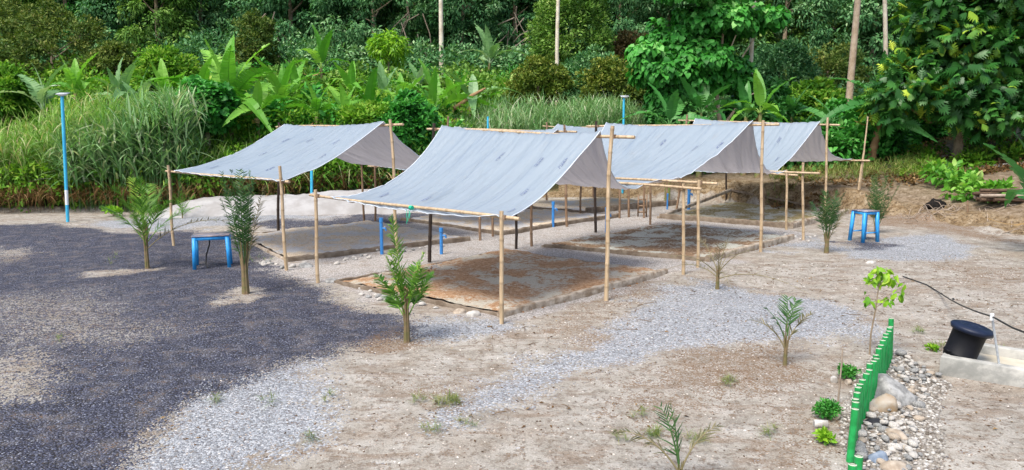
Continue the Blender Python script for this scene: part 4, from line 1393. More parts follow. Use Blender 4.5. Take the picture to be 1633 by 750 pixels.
def trunk_geo(h, r0, r1, seed, lean=(0, 0), limbs=5, lz=.5, spread=1.5, sides=9):
    r = np.random.default_rng(seed)
    g = Geo()
    s = np.linspace(0, 1, 9)
    P = np.stack([lean[0] * s * h + np.sin(s * 4 + seed) * .05 * h * .08, lean[1] * s * h + np.cos(s * 3 + seed) * .02 * h * .1, s * h - .1], 1)
    flare = 1 + .5 * np.exp(-s * 14)
    g.tube(P, (r0 + (r1 - r0) * s) * flare, sides)
    for i in range(limbs):
        f = r.uniform(lz, .97)
        b = np.array([np.interp(f, s, P[:, k]) for k in range(3)])
        a = r.uniform(0, 6.28)
        v = np.array([math.cos(a), math.sin(a), r.uniform(.3, .9)]) * spread * r.uniform(.6, 1.1)
        q = np.linspace(0, 1, 5)[:, None]
        rb = (r0 + (r1 - r0) * f) * .6
        g.tube(b + v * q + np.array([0, 0, .18]) * spread * q ** 2, rb * (1 - .75 * q[:, 0]), 6)
    return g


CACHE = {}


def tree(name, x, Y, label, cat, crown_key, crown_fn, cmat, zc, scale=1.0, trunk=None, tmat='bark', group=None, rz=None, z0=None):
    """thing > trunk, crown.  crowns share mesh data by key"""
    zg = H(x, Y) if z0 is None else z0
    root = thing(name, (x, Y, zg), label, cat, group)
    ck = (crown_key, cmat)
    if ck not in CACHE:
        CACHE[ck] = crown_fn().mesh('crown', [M[cmat]])
    c = bpy.data.objects.new('crown', CACHE[ck]); COL.objects.link(c); c.parent = root
    c.location = (0, 0, zc - zg); c.scale = (scale,) * 3 if np.isscalar(scale) else scale
    c.rotation_euler[2] = rng.uniform(0, 6.28) if rz is None else rz
    if trunk is not None:
        t = trunk.build('trunk', [M[tmat]], root, True)
    return root


def forest_crown(v):
    a = [(3.6, 3.6, 6.0), (3.0, 3.0, 5.0), (4.2, 4.0, 5.2), (2.7, 2.7, 6.5)][v]
    return lambda: crown_cloud(100 + v, a, 100, .85, 160, .30, LEAF if v % 2 else T_leaf(.38, .12, .2), .45, -.75, .8, .45, -.9, .4)


# --- the far wood behind, as one mass
def forest_mass():
    protos = [crown_cloud(200 + v, [(3.8, 3.8, 6.0), (3.2, 3.2, 5.2), (4.4, 4.2, 5.0)][v], 70, 1.0, 80, .46, LEAF, .45, -.7, .8, .45, -.9, .4) for v in range(3)]
    g = Geo(); tg = Geo()
    r = np.random.default_rng(77)
    spots = []
    for Y in (69, 76, 84, 93):
        w = Y * .86
        x = -w
        while x < w:
            spots.append((x + r.uniform(-1.5, 1.5), Y + r.uniform(-2.5, 2.5)))
            x += r.uniform(4.6, 6.6)
    for x, Y in spots:
        zg = H(x, Y)
        a = r.uniform(0, 6.28); k = r.uniform(.85, 1.25)
        Mx = np.array([[math.cos(a), -math.sin(a), 0], [math.sin(a), math.cos(a), 0], [0, 0, 1]]) * k
        zc = zg + r.uniform(6, 9.5)
        g.merge(protos[r.integers(0, 3)], Mx, (x, Y, zc), r.normal(0.02, .17))
        if r.random() < .9:      # understorey crown below
            g.merge(protos[r.integers(0, 3)], Mx * .55, (x + r.uniform(-2, 2), Y - 1.5, zg + 2.2), r.normal(-.03, .12))
        tg.tube([(x, Y, zg - .3), (x + r.uniform(-.4, .4), Y, zc), (x, Y, zc + 4)], [.22, .15, .06], 6, False, 1)
    g.merge(tg)
    o = g.build('forest', [M['leaf_forest'], M['bark_pale']])
    tag(o, kind='stuff')


forest_mass()

# --- trees of the forest edge that can be told apart
EDGE = [  # px of stem, Y, crown variant, crown centre px y, scale, leaf kind, label
    (20, 60, 0, 25, 1.0, 'leaf_forest_yel', 'tall leafy tree behind the two olive bushes at the far left corner'),
    (120, 63, 2, -5, 1.05, 'leaf_bright', 'bright green drooping tree above the big olive bush at the left'),
    (205, 61, 1, 30, 1.1, 'leaf_forest', 'dark green forest tree right of the big olive bush'),
    (262, 58, 3, 45, 1.0, 'leaf_forest_yel', 'pale yellowish green tree with hanging foliage above the silvery banana plants'),
    (330, 62, 0, 20, 1.05, 'leaf_forest', 'dark green forest tree above the big bright banana plant'),
    (395, 64, 2, -10, 1.0, 'leaf_forest', 'dense forest tree behind the small conical tree'),
    (470, 60, 1, 40, 1.1, 'leaf_forest', 'blue-green forest tree above the shrubby band, left of the brown vines'),
    (540, 62, 0, 10, 1.05, 'leaf_forest', 'blue-green forest tree left of the lime sapling'),
    (600, 59, 2, 30, 1.0, 'leaf_forest', 'dark forest tree right behind the lime sapling'),
    (665, 63, 3, 10, 1.0, 'leaf_forest', 'dark forest tree hung with bare brown vines left of the pale trunk'),
    (740, 60, 0, 40, 1.0, 'leaf_forest', 'dark blue-green tree right of the pale trunk, behind the silver banana'),
    (820, 62, 1, 20, 1.1, 'leaf_forest', 'dark blue-green tree with bare dead limbs left of the tall yellowish tree'),
    (985, 61, 2, 25, 1.0, 'leaf_forest', 'dark forest tree above the russet bush'),
    (1060, 62, 0, 5, 1.05, 'leaf_forest', 'dark forest tree behind the bright big-leaved tree'),
    (1165, 60, 3, 20, 1.1, 'leaf_forest_yel', 'mottled forest tree left of the broken pale trunk'),
    (1245, 57, 2, 45, .95, 'leaf_forest', 'shaded forest tree right of the broken pale trunk'),
    (1305, 60, 0, 15, 1.05, 'leaf_forest_yel', 'yellowish tree with arching sprays left of the leaning tan trunk'),
    (1385, 56, 1, 40, 1.1, 'leaf_forest', 'dark forest tree between the tan trunk and the breadfruit tree'),
    (1480, 55, 2, 30, 1.0, 'leaf_forest', 'dark forest tree behind the left half of the breadfruit tree'),
    (1590, 54, 0, 40, 1.0, 'leaf_forest', 'dark forest tree behind the right half of the breadfruit tree'),
    (880, 63, 3, 5, 1.0, 'leaf_forest', 'dark forest tree behind the tall yellowish tree')]
for i, (px, Y, v, yc, k, lm, lb) in enumerate(EDGE):
    x = xat(px, Y); zc = atY(px, yc, Y)[2]
    zc = max(zc, H(x, Y) + 3.5)
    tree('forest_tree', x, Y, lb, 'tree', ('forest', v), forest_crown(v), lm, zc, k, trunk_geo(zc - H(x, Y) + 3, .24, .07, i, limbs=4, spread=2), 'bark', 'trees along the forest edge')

# --- understorey shrubs right along the forest foot so no bare hill shows
# --- rounded olive bushes
def dome(v, rad, n=150, cr=.42, per=90, L=.2, T=LEAF):
    return lambda: crown_cloud(300 + v, rad, n, cr, per, L, T, .72, .15, .7, .55, -.95, .6, hollow=.4)


def round_tree(px, Y, yc, rpx, sq, lm, label, v, name='round_tree', L=.2, T=LEAF, n=150, cr=.42, cat='tree'):
    x = xat(px, Y); p = atY(px, yc, Y); rr = rpx * Y / F_PX
    zg = H(x, Y)
    tree(name, x, Y, label, cat, ('dome', v, rpx), dome(v, (rr, rr, rr * sq), n, cr, 90, L, T), lm, p[2], 1.0, trunk_geo(max(p[2] - zg, .6) + rr * .3, .16, .05, px, limbs=5, spread=rr * .7), 'bark')


round_tree(92, 46, 92, 78, .92, 'leaf_olive', 'largest rounded olive bush, at the upper left', 1, n=190)
round_tree(22, 52, 62, 62, 1.05, 'leaf_olive', 'olive brown bush at the left edge behind the largest olive bush', 2)
round_tree(192, 44, 108, 38, .9, 'leaf_olive', 'small rounded olive bush just right of the largest olive bush', 3, n=110)
round_tree(858, 38, 146, 46, 1.0, 'leaf_oliveyel', 'round olive yellow bush behind the shelters, between banana and dark bushes', 4, n=150, cr=.34, L=.17)
round_tree(978, 40, 146, 50, .95, 'leaf_oliveyel', 'dark bush with a yellow-green top beside the round olive yellow bush', 5, n=140, cr=.38, L=.18)
round_tree(1000, 50, 92, 38, .9, 'leaf_russet', 'russet brown bush below the forest edge left of the big-leaved tree', 6, n=120)
round_tree(908, 48, 62, 58, 1.6, 'leaf_forest_yel', 'tall yellowish green column-shaped tree in the middle of the forest edge', 7, n=260, cr=.6, L=.24)
round_tree(412, 50, 82, 34, 1.5, 'leaf_olive', 'small conical olive tree above the banana plants', 8, n=120)
round_tree(1315, 48, 128, 56, .85, 'leaf_olive', 'greyish olive bush left of the leaning tan trunk', 9, n=150)
round_tree(10, 31, 152, 44, .8, 'leaf_shrub', 'dark green feathery bush at the left edge behind the tall grass', 10, n=140, cr=.3, L=.22, T=LEAFN)
round_tree(945, 42, 135, 45, 1.1, 'leaf_forest', 'dark green bush between the round olive yellow bush and the yellow-topped one', 11, n=150)
round_tree(1050, 39, 150, 42, 1.0, 'leaf_olive', 'brownish olive bush left under the big-leaved tree', 12, n=120)
round_tree(1240, 42, 130, 48, 1.1, 'leaf_forest', 'shaded bush below the broken pale trunk', 13, n=150)
round_tree(1470, 44, 170, 60, 1.2, 'leaf_shrub', 'green bush behind the foot of the breadfruit tree', 14, n=170)
round_tree(1590, 40, 190, 70, 1.2, 'leaf_forest', 'dark bush behind the right side of the breadfruit tree', 15, n=190)
round_tree(1300, 38, 185, 50, .9, 'leaf_shrub', 'leafy green bush behind the far right shelter ridge', 16, n=150, L=.24, T=LEAF6)
round_tree(1345, 36, 205, 40, 1.0, 'leaf_bright', 'bright green leafy bush at the foot of the leaning tan trunk', 17, n=120, L=.24, T=LEAF6)
round_tree(1450, 36, 205, 36, 1.1, 'leaf_bright', 'bright green bush right of the leaning banana plant', 18, n=110, L=.24, T=LEAF6)
round_tree(650, 31, 205, 42, 1.0, 'leaf_bright', 'broad-leaved green shrub behind the ridge end of the leftmost shelter', 19, n=130, L=.26, T=LEAF6, cr=.3)
round_tree(330, 29.5, 172, 36, .9, 'leaf_bright', 'dark-leaved climbing shrub at the foot of the big bright banana plant', 20, n=120, L=.24, T=HEART, cr=.3)
round_tree(590, 31, 215, 40, 1.1, 'leaf_shrub', 'leafy shrub left of the ridge end of the leftmost shelter', 21, n=130, L=.22, cr=.3)
round_tree(270, 40, 120, 40, .9, 'leaf_shrub', 'green shrub behind the silvery bananas, left of the big banana plant', 22, n=130, L=.22)
round_tree(1215, 34, 180, 40, 1.0, 'leaf_banana_dk', 'deep green shrub behind the banana stems at the far right shelter', 23, n=120, L=.28, T=LEAF6)
round_tree(1075, 32, 185, 30, 1.2, 'leaf_banana_dk', 'dark shrub under the big-leaved tree beside a bamboo post', 24, n=100, L=.3, T=LEAF6, cr=.3)
round_tree(1530, 38, 215, 40, .9, 'leaf_shrub', 'low green bush beside the trunk of the breadfruit tree', 25, n=110, L=.2)

# --- lime sapling
x = xat(622, 47); zg = H(x, 47)
tree('lime_sapling', x, 47, 'slim sapling with lime green drooping leaves before the dark forest', 'tree', 'lime', lambda: crown_cloud(55, (1.1, 1.1, 1.0), 34, .34, 42, .36, LEAFN, .35, -.7, .7, .4, -1, .4),
     'leaf_lime', atY(622, 80, 47)[2], 1.0, trunk_geo(atY(622, 80, 47)[2] - zg + .6, .06, .03, 3, limbs=5, spread=.8), 'bark')

# --- big-leaved bright tree
def bigleaf():
    g = Geo()
    r = np.random.default_rng(66)
    tiers = [(-2.0, 1.2, 1.75, .8), (-2.9, .1, 1.0, .6), (-1.1, 2.2, 1.5, .8), (0, 2.4, 1.35, .7), (.1, .4, 1.25, .6), (-1.7, -.1, 1.2, .6), (.35, 2.3, .95, .6), (1.75, 2.45, .5, .3), (-2.4, -.9, .7, .4), (-3.3, .95, .8, .5), (-.5, 4.0, 1.8, .9), (-1.9, 3.6, 1.4, .8), (.3, 4.2, 1.0, .7), (.45, -.2, .7, .4), (-.9, .8, 1.2, .6)]
    for i, (tx, tz, tr, th) in enumerate(tiers):
        c = crown_cloud(700 + i, (tr, tr * 1.1, th), int(26 * tr), .36, 46, .27, HEART, .45, -.95, .75, .35, -.5, .55)
        g.merge(c, None, (tx, r.uniform(-1, 1), tz), r.normal(.02, .06))
    return g


Yb = 32.5
x = xat(1150, Yb); zg = H(x, Yb); zc = atY(1150, 105, Yb)[2]
root = tree('big_leaved_tree', x, Yb, 'bright green tree with large heart-shaped leaves in tiers, behind the far right shelter', 'tree', 'bigleaf', bigleaf, 'leaf_bright', zc - .5, .98, None, rz=0.0)
g = Geo()
top = zc + 4.2 - zg
g.tube([(0.1, 0, -.2), (.12, 0, 1.2), (-.1, .1, 2.4), (-.25, .1, 3.6), (-.1, 0, 5.0), (0, 0, top)], [.12, .105, .09, .075, .055, .02], 9)
for v in ([(.1, 0, .5), (-.5, 0, 1.7), (-.95, 0, 2.8), (-1.8, .2, 3.6)], [(-.1, .1, 2.4), (-1.2, .2, 3.1), (-2.1, .1, 3.5)], [(-.2, .1, 3.4), (.6, 0, 4.5), (1.3, 0, 5.6)], [(-.1, 0, 4.8), (-1.1, 0, 5.8), (-1.6, 0, 6.8)], [(.1, 0, 1.9), (.9, .1, 3.0), (1.6, .1, 3.4)], [(-.25, .1, 3.6), (.0, -.3, 4.6), (.3, -.6, 5.6)]):
    n_ = len(v); g.tube(v, np.linspace(.07, .022, n_), 7)
g.build('trunk', [M['bark_tan']], root, True)

# --- breadfruit tree
def breadfruit():
    g = Geo()
    for i, (tx, ty, tz, tr, n) in enumerate([(0, 0, 0, 2.6, 60), (-1.3, -.5, 1.2, 1.7, 40), (1.8, -.3, 1.0, 2.0, 46), (-2.2, -.3, -.9, 1.5, 32), (2.6, 0, -1.0, 1.6, 32), (.2, -.6, 2.6, 2.2, 46), (-1.0, 0, 3.2, 1.6, 30), (2.2, 0, 3.2, 1.9, 36), (.6, -.9, -1.5, 1.6, 32), (3.6, -.2, 1.8, 1.6, 30), (-.6, -.8, -1.1, 1.3, 24)]):
        c = crown_cloud(800 + i, (tr, tr, tr * .85), n, .6, 26, .44, LOBED, .35, -.35, .7, .8, -.8, .45)
        g.merge(c, None, (tx, ty, tz), 0)
    return g


Yd = 30.5
x = xat(1530, Yd); zg = H(x, Yd); zc = atY(1530, 105, Yd)[2]
root = tree('breadfruit_tree', x, Yd, 'big breadfruit tree with dark glossy lobed leaves at the right edge', 'tree', 'bread', breadfruit, 'leaf_bread', zc - .2, 1.0, None, rz=0.0)
g = Geo(); hT = zc - zg
g.tube([(0, 0, -.2), (.05, 0, hT * .5), (0, 0, hT), (.1, 0, hT + 2)], [.2, .16, .12, .05], 10)
for v in ([(0, 0, hT * .45), (-1.4, -.3, hT * .42), (-2.6, -.5, hT * .62), (-3.2, -.4, hT * .8)], [(0, 0, hT * .5), (1.3, -.2, hT * .62), (2.6, -.2, hT * .8)], [(.05, 0, hT * .8), (-1.2, 0, hT * 1.1), (-1.9, 0, hT * 1.5)], [(0, 0, hT), (1.4, 0, hT * 1.3), (2.2, 0, hT * 1.6)]):
    g.tube(v, np.linspace(.07, .022, len(v)), 7)
g.build('trunk', [M['bark']], root, True)


# --- tall pale trunks (crowns above the frame)
def tall_trunk(px0, py0, px1, py1, Y, r, mat, label, snag=None, seed=1, crown=True):
    b = atY(px0, py0, Y); x = b[0]; zg = H(x, Y)
    t = atY(px1, py1, Y)
    root = thing('tall_tree', (x, Y, zg), label, 'tree', 'tall bare trunks at the forest edge')
    g = Geo()
    up = norm(t - b)
    hh_ = 15 if crown else (t[2] - zg)
    s = np.linspace(0, 1, 12)
    d = np.array([up[0] / max(up[2], .1), 0, 1])
    P = np.outer(s * hh_, d) + np.stack([np.sin(s * 7 + seed) * .05, 0 * s, -.3 + 0 * s], 1)
    g.tube(P, r * (1.08 - .45 * s), 10)
    if snag:
        f = snag
        g.tube([d * f, d * f + np.array([.45, 0, -.45]), d * f + np.array([.95, 0, -.75])], [r * .8, r * .7, r * .6], 8)
    g.build('trunk', [M[mat]], root, True)
    if crown:
        ck = ('tallcrown', seed % 2)
        if ck not in CACHE:
            CACHE[ck] = crown_cloud(900 + seed % 2, (3, 3, 2.2), 60, .8, 80, .36, LEAF, .4, -.5, .75, .5, -.7, .5).mesh('crown', [M['leaf_forest']])
        c = bpy.data.objects.new('crown', CACHE[ck]); COL.objects.link(c); c.parent = root
        c.location = tuple(d * hh_); c.rotation_euler[2] = seed


tall_trunk(702, 108, 703, 0, 55, .17, 'bark_pale', 'straight whitish trunk standing before the dark forest, above the nearest shelter', None, 1)
tall_trunk(888, 45, 889, 0, 45, .12, 'bark_pale', 'whitish trunk partly hidden behind the tall yellowish tree', None, 2)
tall_trunk(1200, 110, 1204, 0, 34.5, .105, 'bark_pale', 'pale trunk with a broken side stub behind the big-leaved tree', 2.9, 3)
tall_trunk(1352, 205, 1366, 0, 36, .165, 'bark_tan', 'leaning tan trunk left of the breadfruit tree', None, 4)
tall_trunk(1420, 122, 1420, 0, 36, .11, 'bark_pale', 'pale trunk rising at the left edge of the breadfruit tree', None, 6)
tall_trunk(1628, 250, 1640, 150, 33, .24, 'bark_pale', 'pale trunk at the right edge under the breadfruit leaves', None, 5)

# --- bare brown lianas hanging at the forest edge
for i, (px, py, Y, lb) in enumerate(((650, 60, 58, 'tangle of bare brown vines hanging left of the whitish trunk'), (835, 75, 58.5, 'tangle of dead grey limbs left of the tall yellowish tree'), (440, 75, 57, 'hanging brown roots above the banana plants'))):
    c = atY(px, py, Y); g = Geo(); r = np.random.default_rng(i)
    for k in range(12):
        a = np.array([r.uniform(-1.2, 1.2), r.uniform(-.5, .3), r.uniform(-.6, 3)]); b = a + np.array([r.uniform(-1.8, 1.8), r.uniform(-.3, .3), r.uniform(-3.4, -1.0)])
        m_ = (a + b) / 2 + r.normal(0, .3, 3)
        g.tube([a, m_, b], [.05, .04, .02], 5)
    o = g.build('vine_tangle', [M['deadwood']]); o.location = c
    tag(o, lb, 'vines')


# --- banana plants
def banana(px, ycrown, Y, L, n, label, mat='leaf_banana', seed=0, el=(35, 88), stem_mat='stem_banana', lean=0.0, dead=0, az=None, stem_r=.11):
    r = np.random.default_rng(seed + 900)
    p = atY(px, ycrown + 10, Y)
    x0 = p[0] - lean; zg = H(x0, Y)
    zc = max(p[2], zg + .3)
    root = thing('banana_plant', (x0, Y, zg), label, 'banana plant', 'banana plants behind the shelters')
    h = zc - zg
    g = Geo(); s = np.linspace(0, 1, 6)
    P = np.stack([lean * s ** 1.4, 0 * s, s * h - .1], 1)
    g.tube(P, stem_r * (1.15 - .5 * s), 9)
    g.build('stem', [M[stem_mat]], root, True)
    top = P[-1]
    azs = (np.arange(n) * 2.4 + r.uniform(0, 6)) if az is None else np.asarray(az)
    for k in range(n):
        f = k / max(n - 1, 1)
        e = math.radians(el[1] + (el[0] - el[1]) * f + r.uniform(-6, 6))
        a = azs[k]
        D = np.array([math.cos(a) * math.cos(e), math.sin(a) * math.cos(e), math.sin(e)])
        N = np.array([-math.cos(a) * math.sin(e), -math.sin(a) * math.sin(e), math.cos(e)])
        ln = L * 1.32 * r.uniform(.75, 1.1)
        ti = (0, 1, 1, 2, 2, 3, 3, 5)[min(7, int(f * 7.99))] if k % 3 else (4, 2, 2, 3, 3, 5, 5, 5)[min(7, int(f * 7.99))]
        lg = Geo()
        pl = ln * .16
        lg.tube([top - [0, 0, .12], top + D * pl * .6, top + D * pl * 1.05], [.035, .024, .016], 6, False, 0, .8)
        roll = r.normal(0, .35)
        side = np.cross(N, D)
        lg.stamp(BANANAS[ti], [top + D * pl], [D], [N * math.cos(roll) + side * math.sin(roll)], [ln], [float(np.clip(r.normal(.5, .16), 0, 1))])
        lg.build('leaf', [M[mat]], root, False)
    for k in range(dead + 1 + seed % 2):
        a = r.uniform(0, 6.28); e = -.9
        D = np.array([math.cos(a) * math.cos(e), math.sin(a) * math.cos(e), math.sin(e)])
        lg = Geo(); lg.stamp(BANANAS[3], [top - [0, 0, .1]], [D], [(-D[0], -D[1], .6)], [L * .7], [.9])
        lg.build('dead_leaf', [M['dry']], root, False)


banana(68, 160, 30, 1.35, 6, 'silvery banana plant left of the blue lamp pole, with two upright leaves', 'leaf_banana_sil', 1, (50, 88))
banana(192, 158, 30.2, 1.35, 8, 'silvery banana plant right of the blue lamp pole, in the tall grass', 'leaf_banana_sil', 2, (45, 88))
banana(224, 168, 29.6, 1.3, 7, 'greyish banana plant at the right end of the tall grass clump', 'leaf_banana_sil', 3, (40, 85))
banana(366, 150, 31, 2.05, 13, 'largest bright green banana plant with broad upright leaves', 'leaf_banana', 4, (22, 86))
banana(318, 150, 31.5, 1.6, 5, 'young banana plant left of the largest banana plant', 'leaf_banana', 5, (20, 70))
banana(452, 158, 33, 1.6, 9, 'bright banana plant right of the largest banana plant', 'leaf_banana', 6, (25, 85))
banana(505, 172, 31.5, 1.3, 8, 'yellow-green banana plant above the ridge of the leftmost shelter', 'leaf_banana', 7, (30, 85))
banana(512, 96, 42, 1.45, 6, 'small banana plant standing high on the slope before the dark forest', 'leaf_banana', 8, (35, 88), dead=1)
banana(552, 178, 32, 1.2, 7, 'yellowish banana plant with narrow leaves, left of the leafy shrub', 'leaf_banana', 9, (40, 88))
banana(640, 165, 33, 1.5, 8, 'green banana plant above the shrubs left of the white trunk', 'leaf_banana', 10, (30, 85))
banana(690, 165, 33.5, 1.7, 9, 'banana plant with pale upright leaves above the nearest shelter', 'leaf_banana', 11, (30, 88), dead=1)
banana(725, 160, 36, 1.5, 8, 'banana plant beside the leaning brown banana stem', 'leaf_banana', 12, (25, 80), dead=2)
banana(752, 150, 35, 1.6, 6, 'banana plant with drooping bluish leaves right of the leaning stem', 'leaf_banana_sil', 13, (5, 60))
banana(781, 88, 47, 1.75, 8, 'tall silver-leaved banana plant before the dark forest', 'leaf_banana_sil', 14, (40, 89), dead=1, lean=.3)
banana(812, 150, 38, 1.2, 4, 'small banana sucker left of the round olive yellow bush', 'leaf_banana', 15, (55, 88))
banana(1118, 165, 31, 1.25, 10, 'dark banana plant left under the big-leaved tree', 'leaf_banana_dk', 16, (0, 70))
banana(1190, 172, 31, 1.2, 9, 'dark green banana plant with a yellow-green stem right of the tree trunk', 'leaf_banana_dk', 17, (5, 80))
banana(1213, 165, 30.5, 1.25, 8, 'banana plant with a bright yellow-green stem behind the far right shelter', 'leaf_banana', 18, (0, 80))
banana(1262, 172, 33, 1.25, 8, 'banana plant with long drooping pale leaves right of the big-leaved tree', 'leaf_banana_dk', 19, (0, 65))
banana(1068, 185, 29.8, 1.4, 6, 'low dark banana plant beside the bamboo post behind the second shelter', 'leaf_banana_dk', 20, (10, 70))
banana(1408, 168, 31.5, 1.7, 10, 'banana plant with a leaning brown stem left of the breadfruit tree', 'leaf_banana_dk', 21, (5, 88), 'stem_brown', lean=.38, dead=1, stem_r=.17)
banana(1330, 178, 34, 1.15, 7, 'banana plant with spreading leaves left of the leaning tan trunk', 'leaf_banana_dk', 22, (0, 60))
banana(1655, 320, 17.5, 1.25, 6, 'banana sucker at the right edge, one broad leaf reaching in', 'leaf_banana_dk', 23, (20, 70), az=[3.5, 2.9, .3, 1.4, 5.4, 4.4])
banana(470, 140, 38, 1.3, 9, 'banana plant half way up the bright slope, right of the big banana plant', 'leaf_banana', 31, (20, 86))
banana(560, 135, 40, 1.2, 8, 'banana plant on the bright slope below the lime sapling', 'leaf_banana', 32, (25, 86))
banana(668, 128, 41, 1.2, 8, 'banana plant on the slope left of the white trunk foot', 'leaf_banana_sil', 33, (30, 88))
banana(610, 150, 36, 1.2, 9, 'banana plant with silvery leaves in the middle of the slope', 'leaf_banana_sil', 34, (30, 88))
banana(120, 135, 35, 1.3, 9, 'green banana plant behind the top of the blue lamp pole', 'leaf_banana', 35, (30, 85))
banana(262, 148, 34, 1.2, 9, 'green banana plant between the tall grass and the big banana plant', 'leaf_banana', 36, (25, 85))
banana(410, 168, 30.5, 1.3, 7, 'low banana plant between the two bright banana plants', 'leaf_banana', 24, (15, 75))
banana(590, 172, 33.5, 1.3, 7, 'banana plant with a torn leaf above the leafy shrub', 'leaf_banana', 25, (25, 85))

# leaning brown banana stem
a = atY(732, 168, 34); b = atY(774, 141, 34.6)
g = Geo(); g.tube([a - (b - a) * .2, a, (a + b) / 2 + [0, 0, .05], b], [.10, .10, .09, .04], 9)
tag(g.build('fallen_banana_stem', [M['stem_brown']], None, True), 'brown banana stem leaning over in the greenery above the nearest shelter', 'plant stem')


# --- tall grasses (uncountable)
def tall_grass(name, spots, hgt, mat, seed, per=9, blade=(.75, 1.25), wide=False, el=(25, 80)):
    """spots: (k,2) stalk bases"""
    r = np.random.default_rng(seed)
    spots = np.asarray(spots); k = len(spots)
    z = height(spots[:, 0], spots[:, 1])
    hh_ = hgt(spots, r)
    lean = r.normal(0, .10, (k, 2))
    g = Geo()
    B = np.stack([spots[:, 0], spots[:, 1], z], 1)
    Tt = B + np.stack([lean[:, 0] * hh_, lean[:, 1] * hh_, hh_], 1)
    # stalks
    g.stamp(T_blade(3, .012, .0, 2, 1.0), B, norm(Tt - B), rdir(k, -5, 5, r), np.stack([hh_, hh_ * .6, hh_], 1), np.clip(r.normal(.35, .15, k), 0, 1))
    tone = r.normal(0, .12, k)
    for q in range(per):
        f = np.clip(r.uniform(.25, 1.02, k) ** .7, 0, 1)
        C = B + (Tt - B) * f[:, None]
        D = rdir(k, el[0], el[1], r)
        N = np.stack([-D[:, 0] * D[:, 2], -D[:, 1] * D[:, 2], 1 - D[:, 2] ** 2 + .05], 1)
        Ln = r.uniform(blade[0], blade[1], k)
        ti = r.integers(0, 4, k) if not wide else r.integers(0, 3, k)
        dry = r.random(k) < .12
        var = np.clip(.40 + tone + r.normal(0, .14, k) + .18 * (f - .6) + dry * .5, 0, 1)
        src = BLADE_WIDE if wide else BLADES
        for j in range(len(src)):
            m_ = ti == j
            if m_.any():
                g.stamp(src[j], C[m_], D[m_], N[m_], Ln[m_], var[m_])
    o = g.build(name, [mat])
    return tag(o, kind='stuff')


def band(n, px0, px1, Y0, Y1, seed):
    r = np.random.default_rng(seed)
    px = r.uniform(px0, px1, n); Y = r.uniform(Y0, Y1, n)
    return np.stack([(px - CX) / F_PX * Y * 1.0, Y], 1)


def band_foot(n, px0, px1, s0, s1, seed):
    """strip between s0 and s1 metres behind the foot of the slope"""
    r = np.random.default_rng(seed)
    px = r.uniform(px0, px1, n)
    out = []
    for p in px:
        x = (p - CX) / F_PX * 26.5
        Y = np.interp(x, FOOT[:, 0], FOOT[:, 1])
        Y = np.interp((p - CX) / F_PX * Y, FOOT[:, 0], FOOT[:, 1])
        Y += r.uniform(s0, s1)
        out.append(((p - CX) / F_PX * Y, Y))
    return np.array(out)


def H_left(sp, r):
    px = sp[:, 0] / sp[:, 1] * F_PX + CX
    base = np.interp(px, [-200, 0, 60, 120, 180, 260, 300, 360, 420, 520, 620, 700], [2.6, 2.5, 2.4, 3.2, 3.3, 3.0, 2.2, 1.7, 1.6, 1.8, 1.7, 1.6])
    return base * r.uniform(.6, 1.05, len(sp)) * (1.0)


tall_grass('tall_grass', band_foot(1500, -420, 310, .3, 3.2, 1), H_left, M['leaf_grass'], 1, per=11, blade=(.5, .95), el=(35, 86))
tall_grass('reeds', band_foot(760, 105, 305, .0, 2.4, 2), lambda s, r: r.uniform(1.9, 3.5, len(s)), M['leaf_silver'], 2, per=12, blade=(.6, 1.15), wide=True, el=(40, 88))
tall_grass('meadow_grass', band_foot(1000, 300, 700, .4, 4.0, 3), H_left, M['leaf_grass'], 3, per=9)
tall_grass('silver_grass', band(1500, 520, 1060, 32.2, 35.5, 4), lambda s, r: r.uniform(.75, 1.08, len(s)) * np.interp(s[:, 0] / s[:, 1] * F_PX + CX, [500, 700, 780, 960, 1060], [1.9, 2.1, 3.1, 3.0, 2.0]), M['leaf_silver'], 4, per=11, blade=(.5, .9), el=(40, 86))
tall_grass('slope_grass', band(1500, 400, 860, 37, 47, 5), lambda s, r: r.uniform(.6, 1.3, len(s)), M['leaf_shrub'], 5, per=10, blade=(.6, 1.0), wide=True)
tall_grass('bank_grass', np.concatenate([band(420, 1225, 1480, 27.2, 30.5, 6)]), lambda s, r: r.uniform(.18, .5, len(s)), M['leaf_lowgrass'], 6, per=7, blade=(.25, .5))
tall_grass('dry_grass', band_foot(900, -420, 640, -.35, 1.0, 7), lambda s, r: r.uniform(.3, 1.1, len(s)), M['dry'], 7, per=8, blade=(.35, .8))


# --- undergrowth: leafy mass over the slopes (uncountable)
def undergrowth(name, spots, cr, per, L, T, mat, seed, zoff=.3, dz=.0):
    r = np.random.default_rng(seed)
    spots = np.asarray(spots); n = len(spots)
    z = height(spots[:, 0], spots[:, 1])
    cs = r.uniform(cr[0], cr[1], n)
    k = n * per; ci = np.repeat(np.arange(n), per)
    q = norm(r.normal(size=(k, 3)) + [0, 0, .5])
    C = np.stack([spots[:, 0], spots[:, 1], z + zoff * cs + r.uniform(0, 1, n) * dz], 1)
    rr = .5 + .5 * r.random(k) ** .5
    P = C[ci] + q * (rr * cs[ci])[:, None]
    D = norm(q + r.normal(0, .5, (k, 3)) + [0, 0, -.2])
    N = norm(q * .6 + [0, 0, .7] + r.normal(0, .3, (k, 3)))
    g = Geo(); tone = r.normal(0, .13, n)
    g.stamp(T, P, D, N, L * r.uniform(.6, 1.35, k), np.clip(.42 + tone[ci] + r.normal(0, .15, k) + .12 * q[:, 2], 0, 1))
    return tag(g.build(name, [mat]), kind='stuff')


